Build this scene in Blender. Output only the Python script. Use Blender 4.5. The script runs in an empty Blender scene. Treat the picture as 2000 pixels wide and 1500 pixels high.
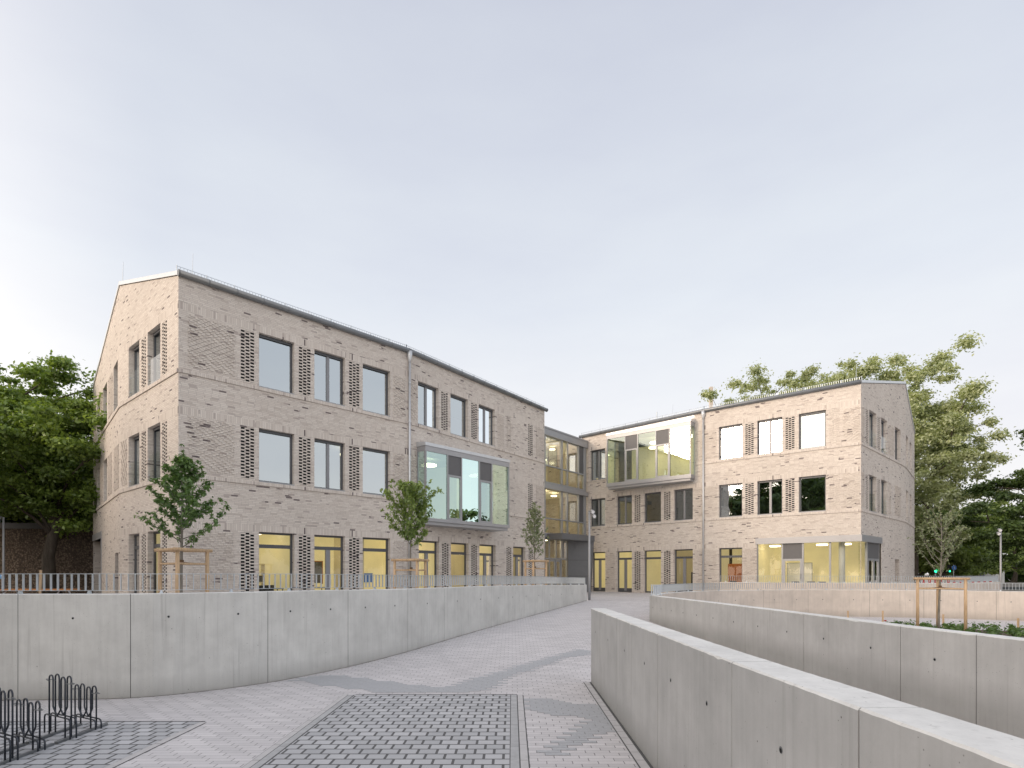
import bpy, bmesh, math, random
import numpy as np
from mathutils import Vector, Matrix
from mathutils.geometry import tessellate_polygon
random.seed(7); RNG = np.random.default_rng(7)
R = math.radians
sc = bpy.context.scene
COL = sc.collection

# ---------------------------------------------------------------- materials
def mat_new(name):
    m = bpy.data.materials.new(name); m.use_nodes = True
    nt = m.node_tree; nt.nodes.clear()
    return m, nt
class N:
    """tiny node helper"""
    def __init__(s, nt): s.nt = nt
    def n(s, t, **kw):
        nd = s.nt.nodes.new(t)
        for k, v in kw.items(): setattr(nd, k, v)
        return nd
    def link(s, a, b): s.nt.links.new(a, b)
    def val(s, sock, v):
        if hasattr(v, 'is_output') or isinstance(v, bpy.types.NodeSocket): s.link(v, sock)
        elif sock.type == 'RGBA' and isinstance(v, (int, float)): sock.default_value = (v, v, v, 1)
        else: sock.default_value = v
    def m(s, op, a, b=0.0, c=0.0):
        nd = s.n('ShaderNodeMath', operation=op)
        s.val(nd.inputs[0], a); s.val(nd.inputs[1], b)
        if len(nd.inputs) > 2: s.val(nd.inputs[2], c)
        return nd.outputs[0]
    def mix(s, f, a, b, bt='MIX'):
        nd = s.n('ShaderNodeMixRGB', blend_type=bt)
        s.val(nd.inputs[0], f); s.val(nd.inputs[1], a); s.val(nd.inputs[2], b)
        return nd.outputs[0]
    def comb(s, x, y, z=0.0):
        nd = s.n('ShaderNodeCombineXYZ')
        s.val(nd.inputs[0], x); s.val(nd.inputs[1], y); s.val(nd.inputs[2], z)
        return nd.outputs[0]
    def noise(s, vec, scale, detail=3.0, rough=.5, fac=True):
        nd = s.n('ShaderNodeTexNoise'); s.link(vec, nd.inputs['Vector'])
        nd.inputs['Scale'].default_value = scale; nd.inputs['Detail'].default_value = detail
        nd.inputs['Roughness'].default_value = rough
        return nd.outputs[0 if fac else 1]
    def white(s, vec):
        nd = s.n('ShaderNodeTexWhiteNoise', noise_dimensions='3D'); s.link(vec, nd.inputs['Vector'])
        return nd.outputs[0]
    def ramp(s, f, pts, interp='LINEAR'):
        nd = s.n('ShaderNodeValToRGB'); cr = nd.color_ramp; cr.interpolation = interp
        while len(cr.elements) > 1: cr.elements.remove(cr.elements[-1])
        cr.elements[0].position = pts[0][0]; cr.elements[0].color = col4(pts[0][1])
        for p, c in pts[1:]:
            e = cr.elements.new(p); e.color = col4(c)
        s.val(nd.inputs[0], f)
        return nd.outputs[0]
    def bsdf(s, color, rough=.7, metal=0.0, normal=None, spec=.4, emis=None, es=0.0):
        b = s.n('ShaderNodeBsdfPrincipled'); o = s.n('ShaderNodeOutputMaterial')
        s.val(b.inputs['Base Color'], color if not isinstance(color, tuple) else col4(color))
        s.val(b.inputs['Roughness'], rough); s.val(b.inputs['Metallic'], metal)
        b.inputs['Specular IOR Level'].default_value = spec
        if normal is not None: s.link(normal, b.inputs['Normal'])
        if emis is not None:
            s.val(b.inputs['Emission Color'], col4(emis) if isinstance(emis, tuple) else emis)
            b.inputs['Emission Strength'].default_value = es
        s.link(b.outputs[0], o.inputs[0]); return b
    def bump(s, h, strength=.3, dist=.01):
        nd = s.n('ShaderNodeBump'); s.link(h, nd.inputs['Height'])
        nd.inputs['Strength'].default_value = strength; nd.inputs['Distance'].default_value = dist
        return nd.outputs[0]
def col4(c):
    if isinstance(c, (int, float)): return (c, c, c, 1)
    return tuple(c) if len(c) == 4 else (c[0], c[1], c[2], 1)

def simple(name, c, rough=.6, metal=0.0, var=.12, scale=6.0, emis=None, es=0, spec=.4):
    m, nt = mat_new(name); q = N(nt)
    tc = q.n('ShaderNodeTexCoord').outputs['Object']
    f = q.noise(tc, scale, 5.0, .6)
    k = q.m('ADD', q.m('MULTIPLY', q.m('SUBTRACT', f, .5), var * 3), 1.0)
    c0 = q.mix(1.0, col4(c), q.comb(k, k, k), 'MULTIPLY')
    q.bsdf(c0, rough, metal, emis=emis, es=es, spec=spec)
    return m

def brick_mat(name, base_shift=1.0):
    m, nt = mat_new(name); q = N(nt)
    uv = q.n('ShaderNodeUVMap').outputs[0]
    sp = q.n('ShaderNodeSeparateXYZ'); q.link(uv, sp.inputs[0])
    u, v = sp.outputs[0], sp.outputs[1]
    # soldier bands (lintels) where bricks stand upright
    def band(a, b):
        return q.m('MULTIPLY', q.m('GREATER_THAN', v, a), q.m('LESS_THAN', v, b))
    sold = q.m('ADD', q.m('ADD', band(2.94, 3.19), band(6.90, 7.15)), band(10.54, 10.79))
    # stretcher rows
    rh = .0625; bl = .25
    row = q.m('FLOOR', q.m('DIVIDE', v, rh))
    fr = q.m('FRACT', q.m('DIVIDE', v, rh))
    off = q.white(q.comb(row, 3.3, 7.7))
    uu = q.m('ADD', q.m('DIVIDE', u, bl), off)
    cl = q.m('FLOOR', uu); fc = q.m('FRACT', uu)
    # soldiers
    us = q.m('DIVIDE', u, rh); cls = q.m('FLOOR', us); fcs = q.m('FRACT', us)
    c2 = q.mix(sold, cl, cls); r2 = q.mix(sold, row, 500.0)
    sepc = q.n('ShaderNodeSeparateColor'); q.link(c2, sepc.inputs[0])
    sepr = q.n('ShaderNodeSeparateColor'); q.link(r2, sepr.inputs[0])
    h1 = q.white(q.comb(sepc.outputs[0], sepr.outputs[0], 1.0))
    h2 = q.white(q.comb(sepc.outputs[0], sepr.outputs[0], 9.0))
    # mortar masks
    m_h = q.m('LESS_THAN', fr, .14); m_v = q.m('LESS_THAN', fc, .04)
    mort_a = q.m('MAXIMUM', m_h, m_v); mort_s = q.m('LESS_THAN', fcs, .14)
    mort = q.n('ShaderNodeMix'); mort.data_type = 'FLOAT'
    q.link(sold, mort.inputs[0]); q.link(mort_a, mort.inputs[2]); q.link(mort_s, mort.inputs[3])
    mort = mort.outputs[0]
    base = q.ramp(h1, [(0, (.575, .515, .46)), (.15, (.65, .59, .53)), (.6, (.69, .632, .57)), (1, (.735, .68, .615))])
    # dark fired bricks, clustered
    clus = q.noise(q.comb(q.m('MULTIPLY', u, .9), q.m('MULTIPLY', v, 1.7)), 1.0, 2.0)
    thr = q.m('SUBTRACT', 1.0, q.m('MULTIPLY', q.m('MAXIMUM', q.m('SUBTRACT', clus, .45), .010), .24))
    dark = q.m('GREATER_THAN', h2, thr)
    mid = q.m('GREATER_THAN', h2, q.m('SUBTRACT', thr, .04))
    c = q.mix(q.m('MULTIPLY', mid, .50), base, (.33, .27, .255, 1))
    c = q.mix(q.m('MULTIPLY', dark, .78), c, (.10, .08, .085, 1))
    c = q.mix(mort, c, (.47, .425, .395, 1))
    big = q.noise(q.comb(u, v), .35, 3.0)
    k = q.m('ADD', q.m('MULTIPLY', big, .22), .89)
    fine = q.noise(q.comb(u, v), 40.0, 3.0)
    k = q.m('MULTIPLY', k, q.m('ADD', q.m('MULTIPLY', fine, .16), .92))
    c = q.mix(1.0, c, q.comb(k, k, k), 'MULTIPLY')
    bh = q.m('ADD', q.m('MULTIPLY', mort, -1.0), q.m('MULTIPLY', h1, .5))
    q.bsdf(c, .85, normal=q.bump(bh, .55, .008), spec=.2)
    return m

Z_FOOT = 0.0
def concrete_mat(name, base=(.42, .42, .40), warm=0.0):
    m, nt = mat_new(name); q = N(nt)
    tc = q.n('ShaderNodeTexCoord').outputs['Object']
    sp = q.n('ShaderNodeSeparateXYZ'); q.link(tc, sp.inputs[0])
    geo = q.n('ShaderNodeNewGeometry'); sn = q.n('ShaderNodeSeparateXYZ'); q.link(geo.outputs['Normal'], sn.inputs[0])
    big = q.noise(tc, .8, 4.0, .6)
    blot = q.noise(tc, 2.6, 6.0, .62)
    st = q.noise(q.comb(q.m('MULTIPLY', sp.outputs[0], 5.0), q.m('MULTIPLY', sp.outputs[1], 5.0), q.m('MULTIPLY', sp.outputs[2], .35)), 2.2, 5.0, .65)
    fine = q.noise(tc, 60.0, 3.0, .6)
    k = q.m('ADD', .42, q.m('MULTIPLY', big, .40))
    k = q.m('ADD', k, q.m('MULTIPLY', blot, .36))
    k = q.m('ADD', k, q.m('MULTIPLY', st, .26))
    k = q.m('ADD', k, q.m('MULTIPLY', fine, .08))
    c = q.mix(1.0, col4(base), q.comb(k, k, q.m('MULTIPLY', k, .985)), 'MULTIPLY')
    # damp dirty foot
    foot = q.n('ShaderNodeMapRange'); q.link(sp.outputs[2], foot.inputs[0]); foot.inputs[1].default_value = Z_FOOT; foot.inputs[2].default_value = Z_FOOT + .38; foot.inputs[3].default_value = 1.0; foot.inputs[4].default_value = 0.0
    c = q.mix(q.m('MULTIPLY', foot.outputs[0], q.m('MULTIPLY', blot, .75)), c, (.16, .155, .14, 1))
    # narrow drip streaks
    drip = q.noise(q.comb(q.m('MULTIPLY', sp.outputs[0], 9.0), q.m('MULTIPLY', sp.outputs[1], 9.0), q.m('MULTIPLY', sp.outputs[2], .25)), 2.0, 3.0, .5)
    dm_ = q.n('ShaderNodeMapRange'); q.link(drip, dm_.inputs[0]); dm_.inputs[1].default_value = .60; dm_.inputs[2].default_value = .78
    c = q.mix(q.m('MULTIPLY', dm_.outputs[0], .30), c, (.20, .195, .18, 1))
    # air holes
    vo = q.n('ShaderNodeTexVoronoi'); q.link(tc, vo.inputs['Vector']); vo.inputs['Scale'].default_value = 7.0
    hole = q.m('LESS_THAN', vo.outputs['Distance'], q.m('MULTIPLY', q.m('GREATER_THAN', q.noise(tc, 9.0, 0.0), .57), .055))
    c = q.mix(q.m('MULTIPLY', hole, .8), c, (.10, .10, .095, 1))
    vo2 = q.n('ShaderNodeTexVoronoi'); q.link(tc, vo2.inputs['Vector']); vo2.inputs['Scale'].default_value = 23.0
    hole2 = q.m('LESS_THAN', vo2.outputs['Distance'], q.m('MULTIPLY', q.m('GREATER_THAN', q.noise(tc, 5.0, 0.0), .56), .10))
    c = q.mix(q.m('MULTIPLY', hole2, .55), c, (.12, .12, .115, 1))
    bmp = q.bump(q.m('ADD', q.m('MULTIPLY', fine, .4), q.m('MULTIPLY', q.m('ADD', hole, hole2), -1.5)), .35, .006)
    q.bsdf(c, .8, normal=bmp, spec=.25)
    return m

def paver_mat(name, rh, bl, joint_r, joint_c, colA, colB, jcol, thirds=True, jbump=.5, var=1.0):
    m, nt = mat_new(name); q = N(nt)
    tc = q.n('ShaderNodeTexCoord').outputs['Object']
    sp = q.n('ShaderNodeSeparateXYZ'); q.link(tc, sp.inputs[0])
    u, v = sp.outputs[0], sp.outputs[1]
    ry = q.m('DIVIDE', v, rh); row = q.m('FLOOR', ry); fr = q.m('FRACT', ry)
    if thirds: off = q.m('DIVIDE', q.m('FLOORED_MODULO', row, 3.0), 3.0)
    else: off = q.m('MULTIPLY', q.m('FLOORED_MODULO', row, 2.0), .5)
    uu = q.m('ADD', q.m('DIVIDE', u, bl), off); cl = q.m('FLOOR', uu); fc = q.m('FRACT', uu)
    j = q.m('MAXIMUM', q.m('LESS_THAN', fr, joint_r / rh), q.m('LESS_THAN', fc, joint_c / bl))
    h = q.white(q.comb(cl, row, 2.0))
    c = q.mix(h, col4(colA), col4(colB))
    fine = q.noise(tc, 45.0, 4.0, .7); big = q.noise(tc, .45, 4.0, .6); mid = q.noise(tc, 3.0, 4.0, .6)
    k = q.m('ADD', .70, q.m('ADD', q.m('MULTIPLY', fine, .18), q.m('ADD', q.m('MULTIPLY', big, .26), q.m('MULTIPLY', mid, .16))))
    c = q.mix(1.0, c, q.comb(k, k, k), 'MULTIPLY')
    c = q.mix(q.m('MULTIPLY', j, .9), c, col4(jcol))
    q.bsdf(c, .8, normal=q.bump(q.m('SUBTRACT', q.m('MULTIPLY', fine, .2), j), jbump, .01), spec=.25)
    return m

def glass_mat(name, refl, tint=(1, 1, 1), rc=(1, 1, 1), fr=.75):
    m, nt = mat_new(name); q = N(nt)
    tr = q.n('ShaderNodeBsdfTransparent'); tr.inputs[0].default_value = col4(tint)
    gl = q.n('ShaderNodeBsdfGlossy'); gl.inputs['Roughness'].default_value = 0.0; gl.inputs[0].default_value = col4(rc)
    tc = q.n('ShaderNodeTexCoord').outputs['Object']
    nb = q.bump(q.noise(tc, .9, 1.0), .06, .05)
    q.link(nb, gl.inputs['Normal'])
    f = q.n('ShaderNodeFresnel'); f.inputs[0].default_value = 1.5
    fac = q.m('MINIMUM', q.m('ADD', refl, q.m('MULTIPLY', f.outputs[0], fr)), .96)
    mx = q.n('ShaderNodeMixShader'); q.link(fac, mx.inputs[0]); q.link(tr.outputs[0], mx.inputs[1]); q.link(gl.outputs[0], mx.inputs[2])
    o = q.n('ShaderNodeOutputMaterial'); q.link(mx.outputs[0], o.inputs[0])
    return m

def leaf_mat(name, c1, c2, trans=.35):
    m, nt = mat_new(name); q = N(nt)
    geo = q.n('ShaderNodeNewGeometry'); rnd = geo.outputs['Random Per Island']
    tc = q.n('ShaderNodeTexCoord').outputs['Object']
    nz = q.noise(tc, .55, 3.0)
    f = q.m('ADD', q.m('MULTIPLY', rnd, .55), q.m('MULTIPLY', q.m('SUBTRACT', nz, .3), 1.1))
    f.node.use_clamp = True
    c = q.mix(f, col4(c1), col4(c2))
    d = q.n('ShaderNodeBsdfDiffuse'); t = q.n('ShaderNodeBsdfTranslucent'); g = q.n('ShaderNodeBsdfGlossy')
    g.inputs['Roughness'].default_value = .45; g.inputs[0].default_value = (.8, .85, .8, 1)
    q.link(c, d.inputs[0]); q.link(q.mix(1.0, c, (1.25, 1.25, .6, 1), 'MULTIPLY'), t.inputs[0])
    mx = q.n('ShaderNodeMixShader'); mx.inputs[0].default_value = trans
    q.link(d.outputs[0], mx.inputs[1]); q.link(t.outputs[0], mx.inputs[2])
    m2 = q.n('ShaderNodeMixShader'); m2.inputs[0].default_value = .05
    q.link(mx.outputs[0], m2.inputs[1]); q.link(g.outputs[0], m2.inputs[2])
    o = q.n('ShaderNodeOutputMaterial'); q.link(m2.outputs[0], o.inputs[0])
    return m

def bark_mat(name, c=(.14, .12, .10), sz=12.0):
    m, nt = mat_new(name); q = N(nt)
    tc = q.n('ShaderNodeTexCoord').outputs['Object']
    mp = q.n('ShaderNodeMapping'); q.link(tc, mp.inputs[0]); mp.inputs['Scale'].default_value = (1, 1, .25)
    f = q.noise(mp.outputs[0], sz, 6.0, .7)
    cc = q.ramp(f, [(.25, tuple(x * .45 for x in c)), (.55, c), (.8, tuple(min(1, x * 1.7) for x in c))])
    q.bsdf(cc, .9, normal=q.bump(f, .6, .02), spec=.1)
    return m

def wood_mat(name, c=(.56, .40, .25)):
    m, nt = mat_new(name); q = N(nt)
    tc = q.n('ShaderNodeTexCoord').outputs['Object']
    mp = q.n('ShaderNodeMapping'); q.link(tc, mp.inputs[0]); mp.inputs['Scale'].default_value = (1, 1, .12)
    f = q.noise(mp.outputs[0], 22.0, 5.0, .65)
    cc = q.ramp(f, [(.2, tuple(x * .6 for x in c)), (.5, c), (.85, tuple(min(1, x * 1.35) for x in c))])
    q.bsdf(cc, .7, normal=q.bump(f, .3, .01), spec=.25)
    return m

def emit_mat(name, c, s):
    m, nt = mat_new(name); q = N(nt)
    e = q.n('ShaderNodeEmission'); e.inputs[0].default_value = col4(c); e.inputs[1].default_value = s
    o = q.n('ShaderNodeOutputMaterial'); q.link(e.outputs[0], o.inputs[0]); return m

M = {}
M['brick'] = brick_mat('sand_brick')
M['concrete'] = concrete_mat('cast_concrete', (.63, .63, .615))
M['concrete_shaded'] = concrete_mat('cast_concrete_shaded', (.465, .47, .475))  # darker base puts the shade on the nearest wall into its colour
M['concrete_half_shaded'] = concrete_mat('cast_concrete_half_shaded', (.535, .53, .52))  # lighter copy for the second wall, shade still in the base colour
M['concrete_top'] = concrete_mat('concrete_top', (.74, .74, .73))
M['concrete_warm'] = concrete_mat('cast_concrete_warm', (.63, .565, .51))
M['dark'] = simple('painted_void', (.012, .012, .013), .9)  # near-black, stands in for shade in perforations and tie holes
M['joint'] = simple('joint_sealant', (.10, .10, .10), .8)
M['frame'] = simple('grey_window_frame', (.115, .12, .13), .45, .3, .05)
M['frame_mid'] = simple('mid_grey_frame', (.27, .275, .29), .45, .3, .05)
M['frame_light'] = simple('light_grey_frame', (.36, .37, .385), .45, .3, .05)
M['panel'] = simple('bay_panel_metal', (.40, .405, .42), .45, .4, .06, 3.0)
M['zinc'] = simple('zinc_sheet', (.62, .64, .66), .38, .6, .08, 4.0)
M['gutter'] = simple('gutter_zinc', (.22, .235, .25), .4, .5, .12, 2.5)
M['mesh'] = simple('perforated_grey_panel', (.15, .15, .155), .6, .2, .05)
M['portal'] = simple('dark_fibre_cement', (.155, .16, .168), .6, 0, .08, 3.0)
M['yellow'] = simple('yellow_glow_wall', (.76, .67, .40), .8, 0, .22, .5, emis=(.95, .82, .46), es=.26)  # emission puts the room light into the wall itself
M['yellow_dim'] = simple('yellow_glow_wall_dim', (.60, .53, .36), .8, 0, .22, .6, emis=(.90, .74, .44), es=.10)  # dimmer copy, room light again put in as emission
M['orange'] = simple('orange_glow_panel', (.62, .22, .08), .8, emis=(.8, .25, .08), es=.12)  # panel glows faintly in place of room light falling on it
M['room'] = simple('grey_room', (.23, .25, .23), .9, 0, .1, .8)
M['ceil'] = simple('glowing_ceiling', (.75, .72, .6), .9, emis=(.9, .78, .45), es=.22)  # ceiling glows by itself in place of lamp light
M['floorin'] = simple('room_floor', (.30, .26, .18), .6)
M['lamp'] = emit_mat('lit_lamp', (1.0, .84, .58), 7.0)
M['glass'] = glass_mat('clear_glass', .02, (.93, .95, .92), fr=.8)
M['glass_coat'] = glass_mat('coated_glass', .57, (.72, .80, .74), (.90, .97, 1.0), fr=.5)
M['glass_mid'] = glass_mat('mid_glass', .22, (.60, .68, .62), (.9, .95, .95), fr=.7)
M['glass_bay'] = glass_mat('bay_glass', .52, (.62, .84, .70), (.76, .98, .95), fr=.6)
M['glass_bay2'] = glass_mat('bay_glass_clear', .26, (.84, .94, .82), (.86, .98, .95), fr=.6)
M['glass_guard'] = glass_mat('guard_glass', .0, (.95, .97, .95), fr=.25)
M['glass_link'] = glass_mat('link_glass', .05, (.86, .88, .80), fr=.5)
M['paver'] = paver_mat('light_pavers', .10, .30, .0045, .010, (.54, .525, .53), (.64, .62, .625), (.19, .185, .185))
M['paver_dk'] = simple('grey_pavers', (.44, .45, .465), .8, 0, .16, 30.0)
M['perm'] = paver_mat('open_joint_pavers', .19, .235, .026, .032, (.41, .418, .432), (.53, .535, .55), (.09, .09, .09), thirds=False, jbump=.8)
M['kerbstone'] = simple('kerb_concrete', (.52, .51, .51), .8, 0, .12, 8.0)
M['kerb_dark'] = simple('kerb_concrete_dark', (.42, .425, .43), .8, 0, .22, 6.0)
M['galv'] = simple('galvanised_steel', (.55, .60, .645), .42, .55, .10, 9.0)
M['rack'] = simple('anthracite_tube', (.045, .052, .065), .35, .3, .2, 20.0)
M['rackrail'] = simple('weathered_rail', (.20, .21, .22), .5, .5, .2, 9.0)
M['wood'] = wood_mat('round_timber')
M['wood_or'] = wood_mat('orange_timber', (.50, .22, .08))
M['rope'] = simple('coconut_rope', (.16, .10, .06), .95, 0, .3, 60.0)
M['soil'] = simple('soil', (.12, .09, .07), .95, 0, .3, 3.0)
M['gravel'] = simple('gravel_ground', (.30, .28, .25), .95, 0, .25, 4.0)
M['asphalt'] = simple('asphalt', (.06, .06, .062), .9, 0, .15, 3.0)
M['bark'] = bark_mat('bark_brown', (.13, .11, .09), 5.0)
M['bark_y'] = bark_mat('bark_young', (.26, .24, .21), 14.0)
M['leaf_l'] = leaf_mat('leaf_broad', (.060, .115, .022), (.32, .44, .10), .40)
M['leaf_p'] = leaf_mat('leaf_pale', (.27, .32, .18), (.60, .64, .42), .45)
M['leaf_d'] = leaf_mat('leaf_dark', (.022, .048, .014), (.12, .185, .042), .30)
M['leaf_m'] = leaf_mat('leaf_mid', (.14, .20, .055), (.36, .45, .15), .40)
M['leaf_y1'] = leaf_mat('leaf_young_dark', (.055, .115, .035), (.20, .32, .10), .36)
M['leaf_y2'] = leaf_mat('leaf_young_bright', (.11, .18, .045), (.34, .43, .14), .40)
M['leaf_y3'] = leaf_mat('leaf_young_grey', (.15, .19, .11), (.36, .40, .25), .32)
M['white'] = simple('white_render', (.74, .74, .73), .8, 0, .06)
M['blue'] = simple('blue_plastic', (.20, .42, .70), .45)
M['greyplast'] = simple('grey_crate', (.36, .36, .37), .6, 0, .3, 14.0)
M['black'] = simple('black_plastic', (.02, .02, .022), .5)
M['red'] = simple('red_board', (.60, .04, .03), .5)
M['green_lit'] = emit_mat('green_signal', (.03, 1.0, .45), 3.0)
M['signblue'] = simple('sign_blue', (.10, .24, .62), .4)
M['lens'] = simple('lamp_lens', (.85, .86, .88), .15, 0, .02)
M['tile'] = simple('roof_tile', (.20, .12, .09), .8, 0, .2)

# stone rubble wall far left
def rubble():
    m, nt = mat_new('dark_rubble_wall'); q = N(nt)
    tc = q.n('ShaderNodeTexCoord').outputs['Object']
    vo = q.n('ShaderNodeTexVoronoi'); q.link(tc, vo.inputs['Vector']); vo.inputs['Scale'].default_value = 9.0
    c = q.mix(q.m('MULTIPLY', vo.outputs['Distance'], 1.6), (.24, .19, .145, 1), (.08, .062, .05, 1))
    bw = q.n('ShaderNodeRGBToBW'); q.link(vo.outputs['Color'], bw.inputs[0])
    q.bsdf(q.mix(.45, c, q.comb(bw.outputs[0], bw.outputs[0], bw.outputs[0]), 'SOFT_LIGHT'), .95, normal=q.bump(vo.outputs['Distance'], .8, .05)); return m
M['rubble'] = rubble()

# ---------------------------------------------------------------- builders
def tag(o, label=None, cat=None, group=None, kind=None):
    if label: o['label'] = label
    if cat: o['category'] = cat
    if group: o['group'] = group
    if kind: o['kind'] = kind
    return o
def empty(name, loc, label, cat, group=None):
    o = bpy.data.objects.new(name, None); COL.objects.link(o); o.location = loc
    o.empty_display_size = .2
    return tag(o, label, cat, group)
def root_loc(o):
    while o.parent: o = o.parent
    return o.location.copy()

class MB:
    def __init__(s): s.v = []; s.f = []; s.uv = []; s.mi = []
    def poly(s, pts, uvs=None, mi=0):
        b = len(s.v); s.v += [tuple(p) for p in pts]; s.f.append(tuple(range(b, b + len(pts))))
        s.uv += (uvs if uvs else [(0, 0)] * len(pts)); s.mi.append(mi)
    def hexa(s, c, mi=0, uvf=None, skip=()):
        # c: 8 corners: 0-3 bottom ring, 4-7 top ring
        fs = {'bot': (0, 3, 2, 1), 'top': (4, 5, 6, 7), 'a': (0, 1, 5, 4), 'b': (1, 2, 6, 5), 'c': (2, 3, 7, 6), 'd': (3, 0, 4, 7)}
        for k, f in fs.items():
            if k in skip: continue
            s.poly([c[i] for i in f], [uvf[i] for i in f] if uvf else None, mi)
    def box(s, x0, x1, y0, y1, z0, z1, mi=0):
        s.hexa([(x0, y0, z0), (x1, y0, z0), (x1, y1, z0), (x0, y1, z0), (x0, y0, z1), (x1, y0, z1), (x1, y1, z1), (x0, y1, z1)], mi)
    def fbox(s, fr, s0, s1, d0, d1, z0, z1, mi=0, uvoff=0.0, skip=()):
        """box in a facade frame (s along, d outward, z up)"""
        P = fr.P
        c = [P(s0, d0, z0), P(s1, d0, z0), P(s1, d1, z0), P(s0, d1, z0), P(s0, d0, z1), P(s1, d0, z1), P(s1, d1, z1), P(s0, d1, z1)]
        g = fr.uo
        uv = [(g + s0 - d0, z0), (g + s1 + d0, z0), (g + s1 + d1, z0), (g + s0 - d1, z0), (g + s0 - d0, z1), (g + s1 + d0, z1), (g + s1 + d1, z1), (g + s0 - d1, z1)]
        s.hexa(c, mi, uv, skip)
    def tube(s, pts, r, n=8, mi=0, caps=True, radii=None):
        pts = [Vector(p) for p in pts]; ring = []
        up = None
        for i, p in enumerate(pts):
            if i == 0: t = pts[1] - p
            elif i == len(pts) - 1: t = p - pts[i - 1]
            else: t = (pts[i + 1] - p).normalized() + (p - pts[i - 1]).normalized()
            if t.length < 1e-9: t = Vector((0, 0, 1))
            t.normalize()
            if up is None:
                a = Vector((0, 0, 1)) if abs(t.z) < .9 else Vector((1, 0, 0))
                e1 = t.cross(a).normalized()
            else:
                e1 = (up - t * up.dot(t)).normalized()
            up = e1; e2 = t.cross(e1)
            rr = radii[i] if radii else r
            ring.append([p + (e1 * math.cos(2 * math.pi * k / n) + e2 * math.sin(2 * math.pi * k / n)) * rr for k in range(n)])
        b = len(s.v)
        for rg in ring: s.v += [tuple(p) for p in rg]
        for i in range(len(pts) - 1):
            for k in range(n):
                s.f.append((b + i * n + k, b + i * n + (k + 1) % n, b + (i + 1) * n + (k + 1) % n, b + (i + 1) * n + k))
                s.uv += [(0, 0)] * 4; s.mi.append(mi)
        if caps:
            s.f.append(tuple(b + k for k in reversed(range(n)))); s.uv += [(0, 0)] * n; s.mi.append(mi)
            e = b + (len(pts) - 1) * n
            s.f.append(tuple(e + k for k in range(n))); s.uv += [(0, 0)] * n; s.mi.append(mi)
    def disc(s, c, nrm, r, n=14, mi=0):
        nrm = Vector(nrm).normalized(); a = Vector((0, 0, 1)) if abs(nrm.z) < .9 else Vector((1, 0, 0))
        e1 = nrm.cross(a).normalized(); e2 = nrm.cross(e1); c = Vector(c)
        s.poly([c + (e1 * math.cos(2 * math.pi * k / n) + e2 * math.sin(2 * math.pi * k / n)) * r for k in range(n)], None, mi)
    def build(s, name, mats, parent=None, smooth=False):
        if not isinstance(mats, (list, tuple)): mats = [mats]
        me = bpy.data.meshes.new(name)
        o0 = root_loc(parent) if parent else Vector((0, 0, 0))
        vs = [(v[0] - o0.x, v[1] - o0.y, v[2] - o0.z) for v in s.v]
        me.from_pydata(vs, [], s.f)
        for m in mats: me.materials.append(M[m] if isinstance(m, str) else m)
        if len(mats) > 1: me.polygons.foreach_set('material_index', s.mi)
        ul = me.uv_layers.new(name='UVMap'); ul.data.foreach_set('uv', [x for p in s.uv for x in p])
        bm = bmesh.new(); bm.from_mesh(me)
        bmesh.ops.recalc_face_normals(bm, faces=bm.faces); bm.to_mesh(me); bm.free()
        if smooth: me.polygons.foreach_set('use_smooth', [True] * len(me.polygons))
        me.update()
        o = bpy.data.objects.new(name, me); COL.objects.link(o)
        if parent: o.parent = parent
        return o
def struct(o): o['kind'] = 'structure'; return o

class Frame:
    def __init__(s, p0, p1, uo=0.0):
        s.p0 = Vector((p0[0], p0[1], 0)); d = Vector((p1[0] - p0[0], p1[1] - p0[1], 0)); s.L = d.length
        s.t = d.normalized(); n = Vector((s.t.y, -s.t.x, 0))
        if n.y > 0: n = -n
        s.n = n; s.uo = uo
    def P(s, a, d, z): return s.p0 + s.t * a + s.n * d + Vector((0, 0, z))

def copy_tree(o, parent=None):
    c = o.copy(); COL.objects.link(c)
    c.parent = parent
    for ch in list(o.children): copy_tree(ch, c)
    return c

# ---------------------------------------------------------------- facade planes
PA = (-11.55, 19.5); PK = (-4.86, 26.3); PB = (2.06, 35.75); PR = (-16.5, 23.7); PF = (-23.5, 31.6)
QA = (18.9, 30.5); QK = (12.23, 36.0); QB = (5.30, 42.78); QR = (25.76, 36.9); QH = (29.8, 41.7)
FA = Frame(PA, PK, 40.0); FB = Frame(PK, PB, 40.0 + FA.L); FE = Frame(PA, PR, 80.0); FF = Frame(PR, PF, 80.0 + FE.L)
FC = Frame(QA, QK, 120.0); FD = Frame(QK, QB, 120.0 + FC.L); FG = Frame(QA, QR, 160.0); FH = Frame(QR, QH, 160.0 + FG.L)
H0, H1, H2 = 2.9375, 6.90, 10.54     # window heads
S1, S2 = 4.86, 8.48                  # window sills
EAVE = 11.66

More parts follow.
